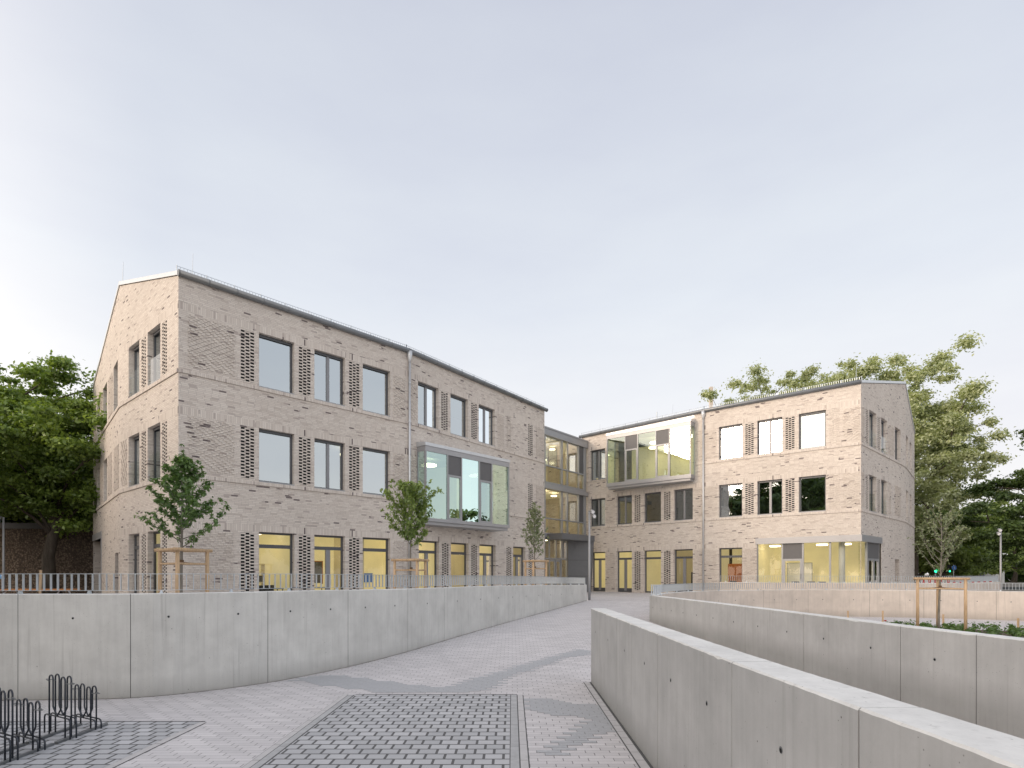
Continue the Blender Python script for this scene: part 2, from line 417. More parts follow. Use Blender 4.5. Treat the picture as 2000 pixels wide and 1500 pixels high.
def wall_part(fr, openings, parent, ztop=EAVE, zbot=-.3, gable=None, name='wall', depth=.30):
    mb = MB(); S = sorted(set([0.0, fr.L] + [o[0] for o in openings] + [o[1] for o in openings]))
    Z = sorted(set([zbot, ztop] + [o[2] for o in openings] + [o[3] for o in openings]))
    uo = fr.uo
    for i in range(len(S) - 1):
        for j in range(len(Z) - 1):
            a, b, c, d = S[i], S[i + 1], Z[j], Z[j + 1]
            ms, mz = (a + b) / 2, (c + d) / 2
            if any(o[0] < ms < o[1] and o[2] < mz < o[3] for o in openings): continue
            mb.poly([fr.P(a, 0, c), fr.P(b, 0, c), fr.P(b, 0, d), fr.P(a, 0, d)], [(uo + a, c), (uo + b, c), (uo + b, d), (uo + a, d)])
    for o in openings:
        a, b, c, d = o[:4]; e = -(o[4] if len(o) > 4 else depth)
        for q in (a, b):
            mb.poly([fr.P(q, 0, c), fr.P(q, e, c), fr.P(q, e, d), fr.P(q, 0, d)], [(uo + q, c), (uo + q + .24, c), (uo + q + .24, d), (uo + q, d)])
        for z in (c, d):
            mb.poly([fr.P(a, 0, z), fr.P(b, 0, z), fr.P(b, e, z), fr.P(a, e, z)], [(uo + a, z - .02), (uo + b, z - .02), (uo + b, z + .2), (uo + a, z + .2)])
    if gable:
        pts = [(0, ztop)] + gable + [(fr.L, ztop)]
        mb.poly([fr.P(p[0], 0, p[1]) for p in pts], [(uo + p[0], p[1]) for p in pts])
    return mb.build(name, 'brick', parent)

def screen(fr, s0, s1, z0, z1, parent, filled=False, name='brick_screen'):
    """perforated brick panel laid in the wall opening s0..s1, z0..z1"""
    mb = MB(); rh = .0625; w = s1 - s0; cs = [(s0 + s1) / 2 + k * w * .345 for k in (-1, 0, 1)]; hw = .069
    k0 = round(z0 / rh); k1 = round(z1 / rh)
    for k in range(k0, k1):
        za, zb = max(k * rh, z0), min((k + 1) * rh, z1)
        if k == k0 or k == k1 - 1: holes = []
        else: holes = [cs[0], cs[2]] if k % 2 == 0 else [cs[1]]
        x = s0
        for h in holes + [None]:
            e = s1 if h is None else h - hw
            mb.fbox(fr, x, e, 0.0, -.021 if not filled else -.017, za + .0055, zb - .0055)
            if h is not None: x = h + hw
    o = mb.build(name, 'brick', parent)
    b = MB(); dd = -.018 if filled else -.022
    b.fbox(fr, s0, s1, dd, dd - .2, z0, z1)
    b.build('backing', 'brick' if filled else 'dark', o)  # open screens: black sheet close behind paints deep shade into the holes
    return o

def relief(fr, s0, s1, z0, z1, parent, mode='wave', name='relief_panel'):
    mb = MB(); rh = .0625; k = round(z0 / rh) + 1; n = 0
    while (k + 1) * rh < z1:
        if mode == 'wave':
            ph = (n % 16); tri = ph if ph < 8 else 16 - ph
            offs = tri * .031 + (.125 if n % 2 else 0); pitch = .25; ln = .125
        elif mode == 'diag':
            offs = n * .0417; pitch = .25; ln = .15
        else:
            offs = -n * .0417; pitch = .25; ln = .15
        x = s0 - .3 + (offs % pitch)
        while x < s1:
            a, b = max(x, s0), min(x + ln, s1)
            if b - a > .02: mb.fbox(fr, a, b, .003, .023, k * rh + .004, (k + 1) * rh - .004)
            x += pitch
        k += 1; n += 1
    return mb.build(name, 'brick', parent)

def window(fr, s0, s1, z0, z1, parent, kind='single', glass='glass_coat', fd=-.185, fm='frame', transom=None, name='window'):
    """frame mesh with its panes as sub-parts"""
    mb = MB(); fw = .075; d0, d1 = fd, fd - .07
    mb.fbox(fr, s0, s0 + fw, d0, d1, z0, z1); mb.fbox(fr, s1 - fw, s1, d0, d1, z0, z1)
    mb.fbox(fr, s0 + fw, s1 - fw, d0, d1, z0, z0 + (fw if z0 > 1 else .10)); mb.fbox(fr, s0 + fw, s1 - fw, d0, d1, z1 - fw, z1)
    if glass != 'glass': mb.fbox(fr, s0 + fw, s1 - fw, d0 + .04, d0 - .004, z1 - .10, z1 - .002)
    top = z1; parts = []
    if transom:
        mb.fbox(fr, s0 + fw, s1 - fw, d0 + .01, d1, transom - .07, transom + .07)
        parts.append((s0 + fw, s1 - fw, transom + .07, z1 - fw)); top = transom - .07
    else: top = z1 - fw
    zb = z0 + (fw if z0 > 1 else .10)
    if kind in ('double', 'door'):
        c = (s0 + s1) / 2; mw = .06 if kind == 'double' else .10
        mul = MB(); mul.fbox(fr, c - mw, c + mw, d0 + .012, d1, zb, top)
        if kind == 'door':
            for a, b in ((s0 + fw, c - mw), (c + mw, s1 - fw)):
                mb.fbox(fr, a, b, d0 + .006, d1, zb, zb + .18)
            zb += .18
        parts += [(s0 + fw, c - mw, zb, top), (c + mw, s1 - fw, zb, top)]
    else: parts.append((s0 + fw, s1 - fw, zb, top))
    w = mb.build(name, fm, parent)
    if kind in ('double', 'door'): mul.build('mullion', 'frame_mid', w)
    for a, b, c, d in parts:
        g = MB(); g.poly([fr.P(a, d0 - .035, c), fr.P(b, d0 - .035, c), fr.P(b, d0 - .035, d), fr.P(a, d0 - .035, d)])
        g.build('pane', glass, w)
    if z0 > 1:
        sl = MB(); sl.fbox(fr, s0 + .004, s1 - .004, .015, d0 + .002, z0 - .02, z0 + .022); sl.build('sill', 'frame_light', w)
    return w

def guard_rods(fr, s0, s1, z0, parent):
    """glass fall guard clipped in front of a tall window"""
    o = MB(); o.poly([fr.P(s0 + .02, -.05, z0 + .05), fr.P(s1 - .02, -.05, z0 + .05), fr.P(s1 - .02, -.05, z0 + 1.0), fr.P(s0 + .02, -.05, z0 + 1.0)])
    g = o.build('glass_guard', 'glass_guard', parent)
    c = MB()
    for z in (z0 + .25, z0 + .85):
        for a in (s0 + .03, s1 - .03): c.fbox(fr, a - .025, a + .025, -.03, -.07, z - .025, z + .025)
    c.build('clamp', 'zinc', g)

def course(fr, z0, z1, parent, s0=None, s1=None, d=.045):
    mb = MB(); a = 0 if s0 is None else s0; b = fr.L if s1 is None else s1
    P = fr.P; uo = fr.uo
    mb.poly([P(a, d, z0), P(b, d, z0), P(b, d, z1), P(a, d, z1)], [(uo + a, 3.0), (uo + b, 3.0), (uo + b, 3.12), (uo + a, 3.12)])
    mb.poly([P(a, 0, z0), P(b, 0, z0), P(b, d, z0), P(a, d, z0)], [(uo + a, 3.0), (uo + b, 3.0), (uo + b, 3.02), (uo + a, 3.02)])
    mb.poly([P(a, d, z1), P(b, d, z1), P(b, 0, z1), P(a, 0, z1)], [(uo + a, 3.0), (uo + b, 3.0), (uo + b, 3.02), (uo + a, 3.02)])
    for q in (a, b): mb.poly([P(q, 0, z0), P(q, d, z0), P(q, d, z1), P(q, 0, z1)])
    return mb

def interior(frs, parent, bay_floor=None):
    """rooms behind the facades: floors, ceilings, rear walls"""
    lv = [(0.02, 3.3), (3.75, 7.3), (7.4, 11.2)]
    for fi, (za, zb) in enumerate(lv):
        w = MB(); c = MB(); f = MB()
        for fr in frs:
            a, b, D = .3, fr.L - .3, -4.6
            w.poly([fr.P(a, D, za), fr.P(b, D, za), fr.P(b, D, zb), fr.P(a, D, zb)])
            c.poly([fr.P(a - .3, -.3, zb), fr.P(b + .3, -.3, zb), fr.P(b + .2, D, zb), fr.P(a - .2, D, zb)])
            f.poly([fr.P(a - .3, -.3, za), fr.P(b + .3, -.3, za), fr.P(b + .2, D, za), fr.P(a - .2, D, za)])
        wm = 'yellow' if fi == 0 else 'room'
        w.build('room_wall', wm, parent); c.build('ceiling', 'ceil' if fi == 0 else 'room', parent); f.build('floor', 'floorin', parent)

def partition(fr, s, z0, z1, parent, mat, d0=-.3, d1=-4.6):
    mb = MB(); mb.fbox(fr, s - .06, s + .06, d0, d1, z0, z1); mb.build('partition', mat, parent)

def ceiling_lamps(fr, ss, z, parent, d=-2.2, r=.45):
    for s in ss:
        mb = MB(); p = fr.P(s, d, z - .25)
        mb.tube([p, p + Vector((0, 0, .08))], r, 16)
        mb.build('ceiling_lamp', 'lamp', parent)

def gutter_along(pts, parent, zt=EAVE + .10):
    mb = MB(); r = .11
    mb.tube([(p[0], p[1], zt - .03) for p in pts], r, 12)
    # narrow soffit board
    g = mb.build('gutter', 'gutter', parent, smooth=True)
    st = MB()
    for i in range(len(pts) - 1):
        a, b = Vector(pts[i]), Vector(pts[i + 1]); L = (b - a).length; n = int(L / .9)
        for k in range(n + 1):
            p = a.lerp(b, k / n); t = (b - a).normalized()
            st.tube([(p.x - t.x * .012, p.y - t.y * .012, zt - .03), (p.x + t.x * .012, p.y + t.y * .012, zt - .03)], r + .008, 12)
    st.build('gutter_bracket', 'rackrail', g)

def snow_guard(pts, parent, z=EAVE + .18, step=.11, h=.2):
    mb = MB()
    for i in range(len(pts) - 1):
        a, b = Vector(pts[i]), Vector(pts[i + 1]); L = (b - a).length; n = int(L / step)
        for k in range(n + 1):
            p = a.lerp(b, k / n)
            mb.tube([(p.x, p.y, z), (p.x, p.y, z + h)], .012, 4)
        for zz in (.03, h): mb.tube([(a.x, a.y, z + zz), (b.x, b.y, z + zz)], .010, 4)
        m = int(L / .95)
        for k in range(m + 1):
            p = a.lerp(b, k / m); mb.tube([(p.x, p.y, z - .05), (p.x, p.y, z + h + .03)], .02, 5)
    mb.build('snow_guard', 'galv', parent)

def downpipe(fr, s, parent, d=.09, z0=0.0, z1=EAVE + .05):
    mb = MB(); P = fr.P
    mb.tube([P(s, d, z0), P(s, d, z1 - .55)], .055, 12)
    mb.tube([P(s, d, z1 - .55), P(s, d, z1 - .40), P(s, d, z1 - .22), P(s, d, z1)], .1, 12, radii=[.055, .075, .125, .135])
    pipe = mb.build('downpipe', 'zinc', parent, smooth=True)
    c = MB(); z = 1.2
    while z < z1 - .6: c.tube([P(s, d, z), P(s, d, z + .05)], .066, 12); z += 1.8
    c.build('pipe_clamp', 'zinc', pipe)

def rod(p, z0, h, parent):
    mb = MB(); mb.tube([(p[0], p[1], z0), (p[0] + .03, p[1], z0 + h)], .013, 5, radii=[.016, .008]); mb.build('lightning_rod', 'galv', parent)

def roof_part(front, ridge, back, zr, parent, ze=EAVE):
    mb = MB()
    for i in range(len(front) - 1):
        a, b, c, d = front[i], front[i + 1], ridge[i + 1], ridge[i]
        mb.poly([(a[0], a[1], ze + .14), (b[0], b[1], ze + .14), (c[0], c[1], zr + .16), (d[0], d[1], zr + .16)])
        a, b, c, d = ridge[i], ridge[i + 1], back[i + 1], back[i]
        mb.poly([(a[0], a[1], zr + .16), (b[0], b[1], zr + .16), (c[0], c[1], ze + .14), (d[0], d[1], ze + .14)])
    r = mb.build('roof', 'zinc', parent)
    v = MB()       # verge flashing on the gable end
    for (a, za), (b, zb) in (((front[0], ze), (ridge[0], zr)), ((ridge[0], zr), (back[0], ze))):
        fr = Frame(a, b); L = fr.L
        P = fr.P
        for lo, hi, dd in ((.02, .17, .04),):
            v.hexa([P(0, 0, za + lo), P(L, 0, zb + lo), P(L, dd, zb + lo), P(0, dd, za + lo), P(0, 0, za + hi), P(L, 0, zb + hi), P(L, dd, zb + hi), P(0, dd, za + hi)])
    v.build('verge_flashing', 'zinc', r)
    return r

def line_hit(fr, p, d):
    """distance along d from p to the vertical plane of frame fr, and the s value there"""
    n = fr.n; k = (fr.p0 - p).dot(n) / d.dot(n); q = p + d * k
    return k, (q - fr.p0).dot(fr.t)
def bay(wall, corner, tdir, L, zb, zg0, zg1, zt, cells, parent, gm='glass_bay'):
    """wedge shaped projecting bay: front runs along tdir from corner, flanks run back to the facade"""
    fr = Frame(corner, (corner[0] + tdir.x * L, corner[1] + tdir.y * L), 0.0); P = fr.P
    D0, sa = line_hit(wall, P(0, 0, 0), -fr.n); D1, sb = line_hit(wall, P(L, 0, 0), -fr.n)
    def prism(mb, o, z0, z1, ins=0.0, lift=0.0):
        c = [(-o + ins, o - ins), (L + o - ins, o - ins), (L + o - ins, -D1), (-o + ins, -D0)]
        c0 = [(-o + ins, o - ins), (L + o - ins, o - ins), (L + o - ins, -D1), (-o + ins, -D0)]
        mb.hexa([P(x, y, z0) for x, y in c] + [P(x, y, z1 + (lift if i > 1 else 0)) for i, (x, y) in enumerate(c0)])
    b = MB(); prism(b, .02, zb + .15, zg0); body = b.build('bay_window', 'panel', parent)
    b = MB(); prism(b, .0, zb, zb + .146, .06); b.build('bay_soffit', 'panel', body)
    b = MB(); prism(b, .01, zg1, zg1 + (zt - zg1) * .62); b.build('head_fascia', 'panel', body)
    b = MB(); prism(b, .04, zg1 + (zt - zg1) * .62 + .003, zt, 0, .10); b.build('bay_roof', 'zinc', body)
    w = .032; zp = zg0 + (zg1 - zg0) * .70
    edges = sorted(set([c[0] for c in cells] + [cells[-1][1]]))
    for q in edges:
        m = MB(); m.fbox(fr, q - w, q + w, -.10, .012, zg0, zg1); m.build('mullion', 'frame_light', body)
    for q, D in ((.0, D0), (L, D1)):
        m = MB(); m.fbox(fr, q - .02, q + .02, -D, -D + .10, zg0, zg1); m.build('mullion', 'frame_light', body)
        g = MB(); g.poly([P(q, -.10, zg0), P(q, -D + .1, zg0), P(q, -D + .1, zg1), P(q, -.10, zg1)]); g.build('pane', gm, body)
    for (x0, x1, kd) in cells:
        x0 += w; x1 -= w
        if kd == 'p':
            p = MB(); p.fbox(fr, x0, x1, -.07, -.03, zp, zg1); p.build('vent_panel', 'mesh', body)
            f = MB(); y0, y1, q = zg0, zp, .07
            f.fbox(fr, x0, x0 + q, -.07, .02, y0, y1); f.fbox(fr, x1 - q, x1, -.07, .02, y0, y1)
            f.fbox(fr, x0 + q, x1 - q, -.07, .02, y0, y0 + .10); f.fbox(fr, x0 + q, x1 - q, -.07, .02, y1 - .10, y1)
            f.build('casement', 'frame_light', body)
            g = MB(); g.poly([P(x0 + q, -.03, y0 + .1), P(x1 - q, -.03, y0 + .1), P(x1 - q, -.03, y1 - .1), P(x0 + q, -.03, y1 - .1)]); g.build('pane', gm, body)
        else:
            g = MB(); g.poly([P(x0, -.03, zg0), P(x1, -.03, zg0), P(x1, -.03, zg1), P(x0, -.03, zg1)]); g.build('pane', gm, body)
    return body
def u_px(corner, t, px):
    k = (px - 1000) / 1100.0; return (k * corner[1] - corner[0]) / (t.x - k * t.y)

# ================================================================= LEFT WING
LW = empty('brick_school_wing', (PA[0], PA[1], 0), 'large three storey pale brick school wing in the left half, grey gutter, projecting glass bay', 'building')
RIDGE_L = 13.45
# openings
A_win = [(2.73, 4.11), (4.95, 6.32), (7.17, 8.57)]; A_scr = [(2.06, 2.56), (4.29, 4.79), (6.51, 7.01)]
opA = []
for i, (a, b) in enumerate(A_win):
    opA += [(a, b, S2, H2), (a, b, S1, H1), (a, b, 0.02, H0)]
for a, b in A_scr:
    opA += [(a, b, 8.5, 10.5, .3), (a, b, 4.875, 6.875, .3), (a, b, 0.125, 2.9375, .3)]
wall_part(FA, opA, LW)
B_win2 = [(.65, 2.06, 'double'), (2.93, 4.30, 'single'), (5.18, 6.61, 'double')]
B_scr2 = [(2.24, 2.73), (4.55, 5.03), (9.89, 10.39)]
B_win0 = [(.71, 2.09, 'door'), (2.96, 4.34, 'single'), (5.24, 6.66, 'door'), (8.34, 9.60, 'door')]
B_scr0 = [(2.30, 2.80), (4.55, 5.05), (7.68, 8.18), (9.94, 10.42)]
opB = [(a, b, S2, H2) for a, b, k in B_win2] + [(a, b, 8.5, 10.5, .3) for a, b in B_scr2] + [(7.63, 8.13, 8.5, 10.5, .2)]
opB += [(a, b, .02, H0) for a, b, k in B_win0] + [(a, b, .125, 2.9375, .3) for a, b in B_scr0]
opB += [(.75, 6.3, 3.98, 7.08), (9.89, 10.39, 4.875, 6.875, .3)]
wall_part(FB, opB, LW)
for i, (a, b) in enumerate(A_win):
    k = 'double' if i == 1 else 'single'
    window(FA, a, b, S2, H2, LW, k); window(FA, a, b, S1, H1, LW, k)
    window(FA, a, b, .02, H0, LW, 'door' if i == 1 else 'single', 'glass', transom=2.40, fm='frame')
for a, b in A_scr:
    screen(FA, a, b, 8.5, 10.5, LW); screen(FA, a, b, 4.875, 6.875, LW); screen(FA, a, b, .125, 2.9375, LW)
for a, b, k in B_win2: window(FB, a, b, S2, H2, LW, k)
for a, b, k in B_win0: window(FB, a, b, .02, H0, LW, k, 'glass', transom=2.40)
for a, b in B_scr2: screen(FB, a, b, 8.5, 10.5, LW)
screen(FB, 7.63, 8.13, 8.5, 10.5, LW, filled=True)
for a, b in B_scr0: screen(FB, a, b, .125, 2.9375, LW)
screen(FB, 9.89, 10.39, 4.875, 6.875, LW)
for z0, z1 in ((8.55, 10.5), (4.93, 6.88), (.12, 2.9)): relief(FA, .30, 1.85, z0, z1, LW)
for z0, z1 in ((8.55, 10.5), (4.93, 6.88), (.12, 2.9)):
    relief(FA, 8.75, 9.38, z0, z1, LW); relief(FB, .10, .58, z0, z1, LW)
for z0, z1 in ((8.55, 10.5), (4.93, 6.88)): relief(FB, 10.75, 11.65, z0, z1, LW)
relief(FB, 6.85, 7.45, 8.55, 10.5, LW)
cB = (-4.043, 26.33)
tB = Vector((.679, .734, 0))
bay(FB, cB, tB, 5.73, 3.66, 3.965, 7.10, 7.50, [(.03, 1.36, 'g'), (1.36, 2.27, 'p'), (2.27, 3.50, 'g'), (3.50, 4.40, 'p'), (4.40, 5.70, 'g')], LW)
# end gable, folded outward at the ridge
def gable_open(lst, scr_list): return lst
E_win = [(1.75, 3.10), (4.05, 5.35)]; E_scr = [(1.09, 1.56), (3.28, 3.80)]
opE = []
for a, b in E_win: opE += [(a, b, S2, H2), (a, b, S1, H1), (a, b, .02, H0)]
for a, b in E_scr: opE += [(a, b, 8.5, 10.5, .3), (a, b, 4.875, 6.875, .3), (a, b, .125, 2.9375, .3)]
wall_part(FE, opE, LW, gable=[(FE.L, RIDGE_L)])
for a, b in E_win:
    for z0, z1 in ((S2, H2), (S1, H1)):
        w = window(FE, a, b, z0, z1, LW, 'single', fd=-.20); guard_rods(FE, a, b, z0, w)
    window(FE, a, b, .02, H0, LW, 'single', 'glass', transom=2.40, fd=-.20)
for a, b in E_scr:
    screen(FE, a, b, 8.5, 10.5, LW); screen(FE, a, b, 4.875, 6.875, LW); screen(FE, a, b, .125, 2.9375, LW)
relief(FE, 5.60, 6.30, 4.93, 6.88, LW, 'diag')
opF = [(.65, 2.0, S2, H2), (4.34, 5.9, S2, H2), (7.31, 8.6, S2, H2), (4.3, 5.75, S1, H1), (7.1, 8.5, S1, H1), (.45, 1.5, -.2, 2.24, .5), (6.6, 10.56, -.3, 3.15, 1.2)]
wall_part(FF, opF, LW, gable=[(0, RIDGE_L)])
for a, b, z0, z1 in ((.65, 2.0, S2, H2), (4.34, 5.9, S2, H2), (7.31, 8.6, S2, H2), (4.3, 5.75, S1, H1), (7.1, 8.5, S1, H1)):
    window(FF, a, b, z0, z1, LW, 'single', fd=-.22)
relief(FF, .35, 1.75, 4.93, 6.88, LW, 'diag2'); relief(FF, 2.3, 3.8, 8.55, 10.5, LW, 'diag'); relief(FF, 2.6, 3.9, 4.93, 6.88, LW, 'diag')
relief(FF, 9.2, 10.2, 4.93, 6.88, LW, 'diag2'); relief(FF, 9.2, 10.2, 8.55, 10.5, LW, 'diag2'); relief(FF, 6.1, 7.1, 4.93, 6.88, LW, 'diag2'); relief(FF, 6.1, 7.1, 8.55, 10.5, LW, 'diag2')
mb = MB(); mb.fbox(FF, 6.5, 10.60, -1.2, .03, 3.15, 3.50); mb.fbox(FF, 6.5, 6.62, -.5, .03, -.1, 3.15); mb.build('entrance_canopy', 'panel', LW)
mb = MB(); mb.fbox(FF, 6.7, 10.5, -1.15, -1.2, -.1, 3.15); mb.build('entrance_door', 'portal', LW)
mb = MB(); mb.fbox(FF, .45, 1.5, -.45, -.5, -.2, 2.24); mb.build('niche_door', 'dark', LW)
for z0, z1 in ((4.71, 4.835), (8.33, 8.455)):
    for fr in (FA, FE, FF): course(fr, z0, z1, LW).build('string_course', 'brick', LW)
course(FB, 8.33, 8.455, LW).build('string_course', 'brick', LW)
course(FB, 4.71, 4.835, LW, s0=6.75).build('string_course', 'brick', LW)
course(FB, 4.71, 4.835, LW, s1=.56).build('string_course', 'brick', LW)
vR = Vector((PR[0] - PA[0], PR[1] - PA[1])); vBk = Vector((PF[0] - PR[0], PF[1] - PR[1]))
off_r = [(p[0] + vR.x, p[1] + vR.y) for p in (PA, PK, PB)]
off_b = [(p[0] + vBk.x, p[1] + vBk.y) for p in off_r]
roof_part([PA, PK, PB], off_r, off_b, RIDGE_L, LW)
# back and inner end walls
mb = MB()
for a, b in ((off_b[0], off_b[1]), (off_b[1], off_b[2])):
    mb.poly([(a[0], a[1], -.2), (b[0], b[1], -.2), (b[0], b[1], EAVE), (a[0], a[1], EAVE)], [(0, -.2), (12, -.2), (12, EAVE), (0, EAVE)])
mb.poly([(PB[0], PB[1], -.2), (off_r[2][0], off_r[2][1], -.2), (off_b[2][0], off_b[2][1], -.2), (off_b[2][0], off_b[2][1], EAVE), (off_r[2][0], off_r[2][1], RIDGE_L), (PB[0], PB[1], EAVE)],
        [(0, -.2), (6.5, -.2), (17, -.2), (17, EAVE), (6.5, RIDGE_L), (0, EAVE)])
mb.build('wall', 'brick', LW)
def offp(frames, d):
    a = frames[0].P(-.02, d, 0); b = frames[0].P(frames[0].L, d, 0); c = frames[1].P(frames[1].L + .12, d, 0)
    return [a, b, c]
gl = offp([FA, FB], .09); gutter_along(gl, LW)
gs = offp([FA, FB], -.12); snow_guard(gs, LW)
downpipe(FB, .02, LW)
rod(PA[0:2] and FA.P(.6, -.6, 0), EAVE + .2, 1.05, LW); rod((PR[0] + .25, PR[1] - .2), RIDGE_L + .1, .8, LW)
interior([FA, FB], LW)
interior([FE], LW)
ceiling_lamps(FB, [1.3, 2.6, 6.4], 7.15, LW, d=-1.2, r=.40); ceiling_lamps(FA, [7.9], 7.2, LW, d=-2.4)
ceiling_lamps(FA, [3.4, 5.6, 7.9], 3.25, LW, d=-2.4, r=.35); ceiling_lamps(FB, [1.5, 3.8, 6.0], 3.25, LW, d=-2.4, r=.35)
partition(FB, 11.6, .02, 3.3, LW, 'yellow_dim'); partition(FA, 4.5, .02, 3.3, LW, 'yellow'); partition(FB, 2.5, .02, 3.3, LW, 'yellow'); partition(FB, 4.8, .02, 3.3, LW, 'yellow_dim')
partition(FA, 7.35, .02, 3.3, LW, 'yellow_dim', d1=-2.8); partition(FB, 7.4, .02, 3.3, LW, 'yellow'); partition(FB, 4.9, 3.75, 7.3, LW, 'yellow_dim', d0=-1.4)

# ================================================================= RIGHT WING
RW = empty('brick_school_wing', (QA[0], QA[1], 0), 'three storey pale brick school wing on the right with glazed ground floor corner', 'building')
RIDGE_R = 13.75
C_win = [(1.69, 3.08, 'single'), (3.96, 5.36, 'double'), (6.24, 7.66, 'single')]
C_scr = [(3.30, 3.79), (5.56, 6.06)]
opC = []
for a, b, k in C_win: opC += [(a, b, S2, H2), (a, b, S1, H1)]
for a, b in C_scr: opC += [(a, b, 8.5, 10.5, .3), (a, b, 4.875, 6.875, .3)]
opC += [(1.0, 1.50, 8.5, 10.5, .2), (1.0, 1.50, 4.875, 6.875, .2), (6.24, 7.66, .02, H0), (0, 5.39, -.3, 3.46, .02)]
wall_part(FC, opC, RW)
for a, b, k in C_win: window(FC, a, b, S2, H2, RW, k); window(FC, a, b, S1, H1, RW, k)
window(FC, 6.24, 7.66, .02, H0, RW, 'single', 'glass', transom=2.40)
for a, b in C_scr: screen(FC, a, b, 8.5, 10.5, RW); screen(FC, a, b, 4.875, 6.875, RW)
for z in (8.5, 4.875): screen(FC, 1.0, 1.5, z, z + 2.0, RW, filled=True)
for z0, z1 in ((8.55, 10.5), (4.93, 6.88)):
    relief(FC, .06, .82, z0, z1, RW); relief(FC, 7.82, 8.60, z0, z1, RW)
relief(FC, 5.45, 6.12, .12, 2.9, RW); relief(FC, 7.82, 8.60, .12, 2.9, RW)
D_win1 = [(.72, 2.06, 'double'), (3.01, 4.33, 'single'), (5.29, 6.57, 'double'), (7.55, 8.92, 'double')]
D_win0 = [(.72, 2.06, 'door'), (3.01, 4.33, 'single'), (5.29, 6.57, 'door'), (7.55, 8.75, 'door')]
D_scr = [(2.30, 2.80), (4.60, 5.08)]
opD = [(a, b, S1, H1) for a, b, k in D_win1] + [(a, b, .02, H0) for a, b, k in D_win0]
opD += [(a, b, 4.875, 6.875, .3) for a, b in D_scr] + [(a, b, .125, 2.9375, .3) for a, b in D_scr]
opD += [(7.55, 8.92, S2 - .2, H2), (.75, 6.6, 7.72, 10.79)]
wall_part(FD, opD, RW)
window(FD, 7.55, 8.92, S2 - .2, H2, RW, 'double')
for a, b, k in D_win1: window(FD, a, b, S1, H1, RW, k, 'glass_mid')
for a, b, k in D_win0: window(FD, a, b, .02, H0, RW, k, 'glass', transom=2.40)
for a, b in D_scr: screen(FD, a, b, 4.875, 6.875, RW); screen(FD, a, b, .125, 2.9375, RW)
for z0, z1 in ((8.55, 10.5), (4.93, 6.88), (.12, 2.9)): relief(FD, .08, .58, z0, z1, RW)
relief(FD, 6.70, 7.44, .12, 2.9, RW); relief(FD, 6.70, 7.44, 4.93, 6.88, RW)
cD = (11.386, 35.885)
bay(FD, cD, FC.t, 6.09, 7.30, 7.70, 10.81, 11.22, [(.03, 1.43, 'g'), (1.43, 2.38, 'p'), (2.38, 3.70, 'g'), (3.70, 4.65, 'p'), (4.65, 6.06, 'g')], RW, 'glass_bay2')
mb = MB()
for k in range(9): mb.fbox(FD, .60 + k * .70, .60 + k * .70 + .685, .004, .03, 11.40, 11.58)
mb.build('flashing_panel', 'zinc', RW)
G_win = [(1.50, 2.91), (3.84, 5.15), (6.88, 8.23)]
opG = [(a, b, S2, H2) for a, b in G_win] + [(a, b, S1, H1) for a, b in G_win[:2]]
opG += [(.86, 1.32, 8.5, 10.5, .3), (3.11, 3.62, 8.5, 10.5, .3), (.86, 1.32, 4.875, 6.875, .3), (3.11, 3.62, 4.875, 6.875, .3)]
opG += [(6.9, 7.9, .1, 2.24, .5), (0, 3.86, -.3, 3.46, .02)]
wall_part(FG, opG, RW, gable=[(FG.L, RIDGE_R)])
for i, (a, b) in enumerate(G_win):
    w = window(FG, a, b, S2, H2, RW, 'single', fd=-.20)
    if i < 2:
        guard_rods(FG, a, b, S2, w); w = window(FG, a, b, S1, H1, RW, 'single', fd=-.20); guard_rods(FG, a, b, S1, w)
for a, b in ((.86, 1.32), (3.11, 3.62)): screen(FG, a, b, 8.5, 10.5, RW); screen(FG, a, b, 4.875, 6.875, RW)
relief(FG, 5.40, 5.95, 8.55, 10.5, RW, 'diag'); relief(FG, 5.40, 5.95, 4.93, 6.88, RW, 'diag'); relief(FG, 6.85, 8.20, 4.93, 6.88, RW, 'diag2')
relief(FG, .12, .60, 8.55, 10.5, RW, 'diag2'); relief(FG, .12, .60, 4.93, 6.88, RW, 'diag2'); relief(FG, 6.1, 6.6, 8.55, 10.5, RW, 'diag2')
mb = MB(); mb.fbox(FG, 6.9, 7.9, -.45, -.5, .1, 2.24); mb.build('niche_door', 'dark', RW)
opH = [(.52, 1.93, S2, H2), (2.94, 4.18, S2, H2), (.52, 1.93, S1, H1), (2.94, 4.18, S1, H1)]
wall_part(FH, opH, RW, gable=[(0, RIDGE_R)])
for a, b, z0, z1 in opH: window(FH, a, b, z0, z1, RW, 'single', fd=-.22)
for z0, z1 in ((4.71, 4.835), (8.33, 8.455)):
    for fr in (FC, FG, FH): course(fr, z0, z1, RW).build('string_course', 'brick', RW)
course(FD, 4.71, 4.835, RW).build('string_course', 'brick', RW)
course(FD, 8.33, 8.455, RW, s0=7.15, s1=7.5).build('string_course', 'brick', RW)
course(FD, 8.20, 8.28, RW, s0=7.5, s1=9.4).build('string_course', 'brick', RW)
course(FD, 8.33, 8.455, RW, s1=.56).build('string_course', 'brick', RW)
